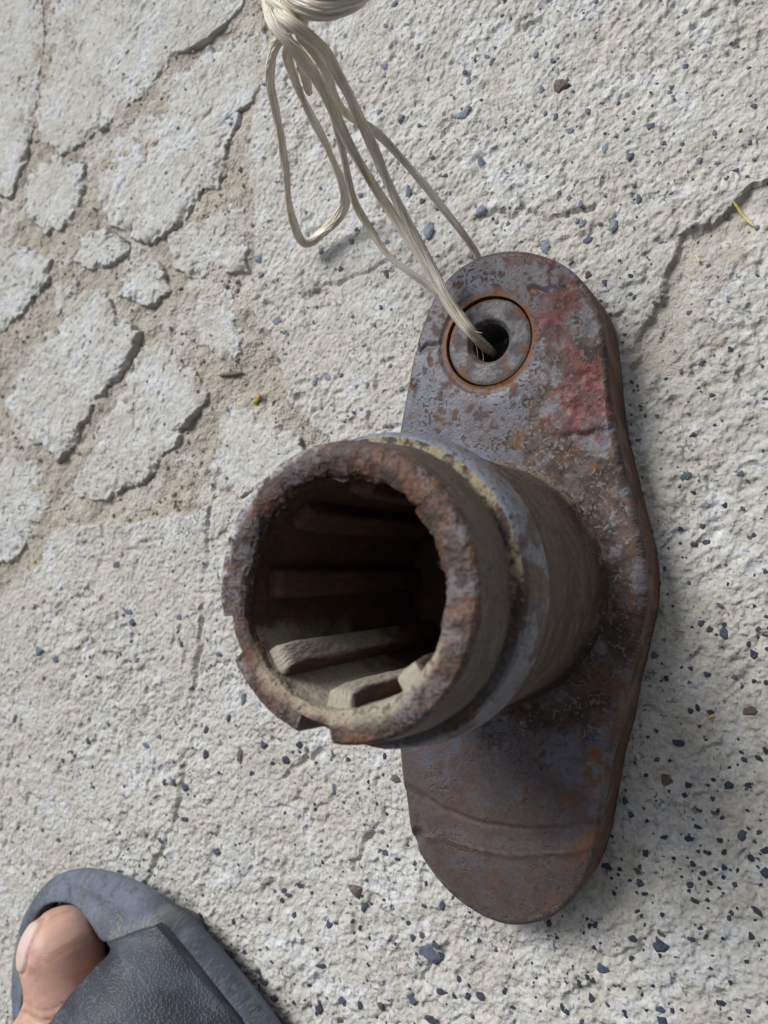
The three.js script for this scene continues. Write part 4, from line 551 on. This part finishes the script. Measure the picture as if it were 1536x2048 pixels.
{
  const R = new THREE.CatmullRomCurve3([[-181.5, 19, 114.2], [-173.8, 18.5, 119.1], [-164.8, 18, 125.3], [-156.2, 17.5, 131.4], [-149, 17.5, 136.5], [-139, 17.5, 150], [-133, 17, 180], [-133, 16, 215]].map(p => new THREE.Vector3(...p)));
  const L = new THREE.CatmullRomCurve3([[-202.2, 20, 123.8], [-197.5, 23, 124.6], [-198.3, 28, 127.2], [-200.2, 32, 130.8], [-202, 36, 134.8], [-204.5, 39, 139.6], [-218, 44, 156], [-238, 40, 178], [-253, 22, 200], [-258, 14, 215]].map(p => new THREE.Vector3(...p)));
  const nu = 60, nv = 90, TH = 2.4, top = [], a = new THREE.Vector3(), b = new THREE.Vector3();
  for (let j = 0; j <= nv; j++) { const t = j / nv; R.getPointAt(t, a); L.getPointAt(t, b); for (let i = 0; i <= nu; i++) { const s = i / nu, bul = Math.sin(s * Math.PI) * mix(2.5, 13, ss(0, 0.35, t)); top.push([mix(a.x, b.x, s), mix(a.y, b.y, s) + bul + (fbm(i / 14, j / 14, 2, 416) - 0.5) * 1.0, mix(a.z, b.z, s)]); } }
  const pos = [], uv = [], W = nu + 1; const put = (p, dy) => { pos.push(p[0], p[1] + dy, p[2]); uv.push(p[3] / 120 + dy * 0.01, p[4] / 120 + dy * 0.01); };
  for (let j = 0; j <= nv; j++) for (let i = 0; i <= nu; i++) { const p = top[j * (nu + 1) + i], q = i ? top[j * (nu + 1) + i - 1] : null, q2 = j ? top[(j - 1) * (nu + 1) + i] : null; p[3] = q ? q[3] + Math.hypot(p[0] - q[0], p[1] - q[1], p[2] - q[2]) : 0; p[4] = q2 ? q2[4] + Math.hypot(p[0] - q2[0], p[1] - q2[1], p[2] - q2[2]) * 0.9 : 0; }
  for (const p of top) put(p, 0); for (const p of top) put(p, -TH);
  const idx = gridIndex(W, nv + 1, false, false), off = W * (nv + 1), under = gridIndex(W, nv + 1, true, false).map(k => k + off); idx.push(...under);
  const wall = (list) => { for (let k = 0; k < list.length - 1; k++) { const p = list[k], q = list[k + 1]; idx.push(p, q, p + off, q, q + off, p + off); } };
  wall([...Array(W).keys()]); wall([...Array(nv + 1).keys()].map(j => j * W + nu)); wall([...Array(nv + 1).keys()].map(j => j * W).reverse()); wall([...Array(W).keys()].map(i => nv * W + i).reverse());
  const g0 = geo(pos, uv, idx), g = g0; const o = mesh('strap', g, strapMat, sandal); o.userData.label = 'black pebbled strap of the sandal';
}
{ // the foot: tapered limbs joined into one skin
  const cap = [[[-224, 20, 131.5], 13.6, [-220, 20, 147], 12.6], [[-220, 20, 147], 12.6, [-226, 24, 172], 19], [[-226, 24, 172], 19, [-202, 34, 240], 27], [[-202, 34, 240], 27, [-196, 40, 310], 27], [[-196, 36, 310], 26, [-200, 33, 345], 25], [[-192, 17, 137], 8, [-197, 22, 158], 9], [[-197, 22, 158], 9, [-204, 27, 190], 15], [[-177, 16, 141], 7.5, [-184, 20, 160], 8.5], [[-184, 20, 160], 8.5, [-190, 25, 195], 14], [[-162, 15, 148], 7, [-170, 18, 167], 8], [[-170, 18, 167], 8, [-178, 23, 200], 13], [[-152, 14, 158], 6.5, [-158, 17, 175], 7.5], [[-158, 17, 175], 7.5, [-166, 22, 210], 13], [[-166, 22, 210], 13, [-190, 32, 270], 24], [[-198, 48, 310], 26, [-202, 112, 328], 33]];
  const AX = new THREE.Vector3(0.25, 0.05, 0.967).normalize(), nail = new THREE.Vector3(-0.40, 0.80, 0.06).normalize().addScaledVector(AX, -0.40).normalize(), AC = new THREE.Vector3().crossVectors(AX, nail).normalize(), NC = [-224, 20, 131.5];
  const sd = (x, y, z, list) => { let d = 1e9; for (const [A, ra, B, rb] of list) { const bx = B[0] - A[0], by = B[1] - A[1], bz = B[2] - A[2], px = x - A[0], py = y - A[1], pz = z - A[2]; let t = (px * bx + py * by + pz * bz) / (bx * bx + by * by + bz * bz); t = t < 0 ? 0 : t > 1 ? 1 : t; const e = Math.hypot(px - bx * t, py - by * t, pz - bz * t) - mix(ra, rb, t); const k = 3.2, h = Math.max(k - Math.abs(d - e), 0) / k; d = Math.min(d, e) - h * h * k * 0.25; } return d; };
  const nailAt = (x, y, z) => { const qx = x - NC[0], qy = y - NC[1], qz = z - NC[2]; const n = nail.x * qx + nail.y * qy + nail.z * qz; // along the toe and across it
    const al = AX.x * qx + AX.y * qy + AX.z * qz, ac = AC.x * qx + AC.y * qy + AC.z * qz; const u = ac / 6.4, v = (al + 4.6) / 7.0; return n > 4 ? 1 - Math.pow(Math.pow(Math.abs(u), 3) + Math.pow(Math.abs(v), 3), 1 / 3) : -1; };
  const field = (x, y, z) => { let d = sd(x, y, z, cap); if (Math.abs(d) > 4) return d; const nk = nailAt(x, y, z); if (nk > -0.4) { d -= 0.45 * ss(0, 0.10, nk); d += 0.4 * (1 - ss(0.0, 0.12, Math.abs(nk + 0.06))); }
    for (const [zc, k] of [[146, 0.3], [149.5, 0.22], [143, 0.15]]) d += k * (1 - ss(0.2, 1.1, Math.abs(z - zc + 0.3 * (x + 220) + 1.5 * Math.sin(x * 0.3)))) * ss(20, 26, y); return d; };
  const cells = (cx, cy, cz, half, res, keep) => { // surface of the field inside a cube
    const mc = new MarchingCubes(res, new THREE.MeshBasicMaterial(), false, false, 400000); mc.isolation = 0; mc.reset();
    for (let k = 0; k < res; k++) for (let j = 0; j < res; j++) for (let i = 0; i < res; i++) mc.field[i + j * res + k * res * res] = -field(cx + (i - res / 2) / (res / 2) * half, cy + (j - res / 2) / (res / 2) * half, cz + (k - res / 2) / (res / 2) * half);
    mc.update(); const A = mc.positionArray, out = [];
    for (let t = 0; t < mc.count; t += 3) { let x = 0, y = 0, z = 0; for (let q = 0; q < 3; q++) { x += A[(t + q) * 3] / 3; y += A[(t + q) * 3 + 1] / 3; z += A[(t + q) * 3 + 2] / 3; } if (keep && !keep(cx + x * half, cy + y * half, cz + z * half)) continue; for (let q = 0; q < 9; q += 3) out.push(cx + A[t * 3 + q] * half, cy + A[t * 3 + q + 1] * half, cz + A[t * 3 + q + 2] * half); }
    return out;
  };
  const toeBox = (x, y, z, m) => x > -260 + m && x < -190 - m && z > 113 + m && z < 175 - m && y < 60 - m;
  const P = [...cells(-225, 26, 147, 37, 84, (x, y, z) => toeBox(x, y, z, 0)), ...cells(-190, 66, 245, 133, 110, (x, y, z) => !toeBox(x, y, z, 1.5))];
  const g = new THREE.BufferGeometry(), nor = [], col = [], tuv = [], H = 0.25;
  for (let i = 0; i < P.length; i += 3) {
    const x = P[i], y = P[i + 1], z = P[i + 2], gx = field(x + H, y, z) - field(x - H, y, z), gy = field(x, y + H, z) - field(x, y - H, z), gz = field(x, y, z + H) - field(x, y, z - H), l = Math.hypot(gx, gy, gz) || 1; nor.push(gx / l, gy / l, gz / l);
    const c = [0.54, 0.325, 0.255]; mixc(c, [0.63, 0.40, 0.34], ss(0.4, 0.7, fbm3(x / 9, y / 9, z / 9, 3, 431)) * 0.7); mixc(c, [0.40, 0.23, 0.155], ss(0.5, 0.72, fbm3(x / 3, y / 3, z / 3, 4, 432)) * 0.45); const nk = nailAt(x, y, z); mixc(c, [0.38, 0.21, 0.16], (1 - ss(0.0, 0.08, Math.abs(nk + 0.03))) * 0.6); mixc(c, [0.66, 0.50, 0.46], ss(0.0, 0.06, nk)); col.push(...c);
    tuv.push((x + 260 + y * 0.4) / 30, (z - 110 - y * 0.3) / 30); P[i] *= MM; P[i + 1] *= MM; P[i + 2] *= MM;
  }
  g.setAttribute('position', new THREE.Float32BufferAttribute(P, 3)); g.setAttribute('normal', new THREE.Float32BufferAttribute(nor, 3)); g.setAttribute('uv', new THREE.Float32BufferAttribute(tuv, 2)); g.setAttribute('color', new THREE.Float32BufferAttribute(col, 3));
  const sk = makeMaps(512, 512, (u, v, o) => { const x = u * 30, z = v * 30, l = n2(x / 1.4 + 0.6 * fbm(x / 3, z / 3, 3, 441), z / 0.32, 442), p2 = fbm(x / 0.7, z / 0.7, 3, 443), m = fbm(x / 2.2, z / 2.2, 4, 444); o[0] = 0.93 + 0.12 * (p2 - 0.5) + 0.2 * (m - 0.5); o[1] = o[0] * (0.97 + 0.1 * (m - 0.5)); o[2] = o[0] * 0.97; mixc(o, [0.62, 0.52, 0.42], ss(0.62, 0.72, fbm(x / 4, z / 4, 5, 445)) * 0.5); o[3] = 0.5 * l + 0.5 * p2; o[4] = 0.5; });
  const skin = new THREE.MeshPhysicalMaterial({ vertexColors: true, map: sk.map, bumpMap: sk.bumpMap, bumpScale: 0.00006, roughness: 0.5 });
  const person = mesh('person', g, skin); tag(person, 'bare foot wearing the rubber sandal, big toe showing', 'person');
}

// ---------------------------------------------------------------- straw and twigs blown onto the concrete
const STRAW = [[[-10.7,2.0,-89.9],[-8.6,2.0,-86.2],[-6.2,1.5,-82.5]],[[-176.8,-2.0,-66.4],[-172.1,-1.5,-66.4],[-167.1,-2.0,-66.5]],[[-162.1,-2.0,-55.2],[-159.6,-1.0,-56.3],[-158.9,-2.0,-57.8]],[[-20.0,1.0,37.4],[-18.5,1.4,36.5]],[[-19.8,0.0,-78.5],[-18.8,1.0,-76.1]]];
const strawInfo = [['dry_straw', 'thin yellow straw lying on bare concrete', 'straw', [0.58, 0.45, 0.17], 0.34], ['twig', 'short dark twig lying in the soil joint', 'twig', [0.10, 0.075, 0.05], 0.7], ['seed_husk', 'small golden seed husk lying in the soil joint', 'husk', [0.45, 0.30, 0.09], 0.8], ['dry_straw', 'tiny yellow straw bit on concrete beside the flange edge', 'straw', [0.5, 0.36, 0.15], 0.45], ['dry_straw', 'tiny pale straw bit in the hollow of the concrete', 'straw', [0.6, 0.5, 0.3], 0.3]];
STRAW.forEach((pts, k) => {
  const [nm, lb, cat, c, r] = strawInfo[k], P = pts.map((p, i) => new THREE.Vector3(p[0], topH(p[0], p[2]) + r * 0.9 + (i % 2) * 0.3, p[2]).multiplyScalar(MM));
  const C = new THREE.CatmullRomCurve3(P), n = 24, g = new THREE.TubeGeometry(C, n, r * MM, 8), p = g.attributes.position; // taper the ends and crease the stalk
  for (let j = 0; j <= n; j++) { const q = C.getPointAt(j / n), e = Math.min(1, 0.35 + 4 * Math.min(j, n - j) / n) * (0.85 + 0.3 * n2(j / 3, k, 501)); for (let i = 0; i <= 8; i++) { const a = j * 9 + i; p.setXYZ(a, q.x + (p.getX(a) - q.x) * e, q.y + (p.getY(a) - q.y) * e * 0.7, q.z + (p.getZ(a) - q.z) * e); } }
  g.computeVertexNormals(); tag(mesh(nm, g, new THREE.MeshStandardMaterial({ color: new THREE.Color(...c), roughness: 0.6 })), lb, cat);
});
renderer.render(scene, camera);
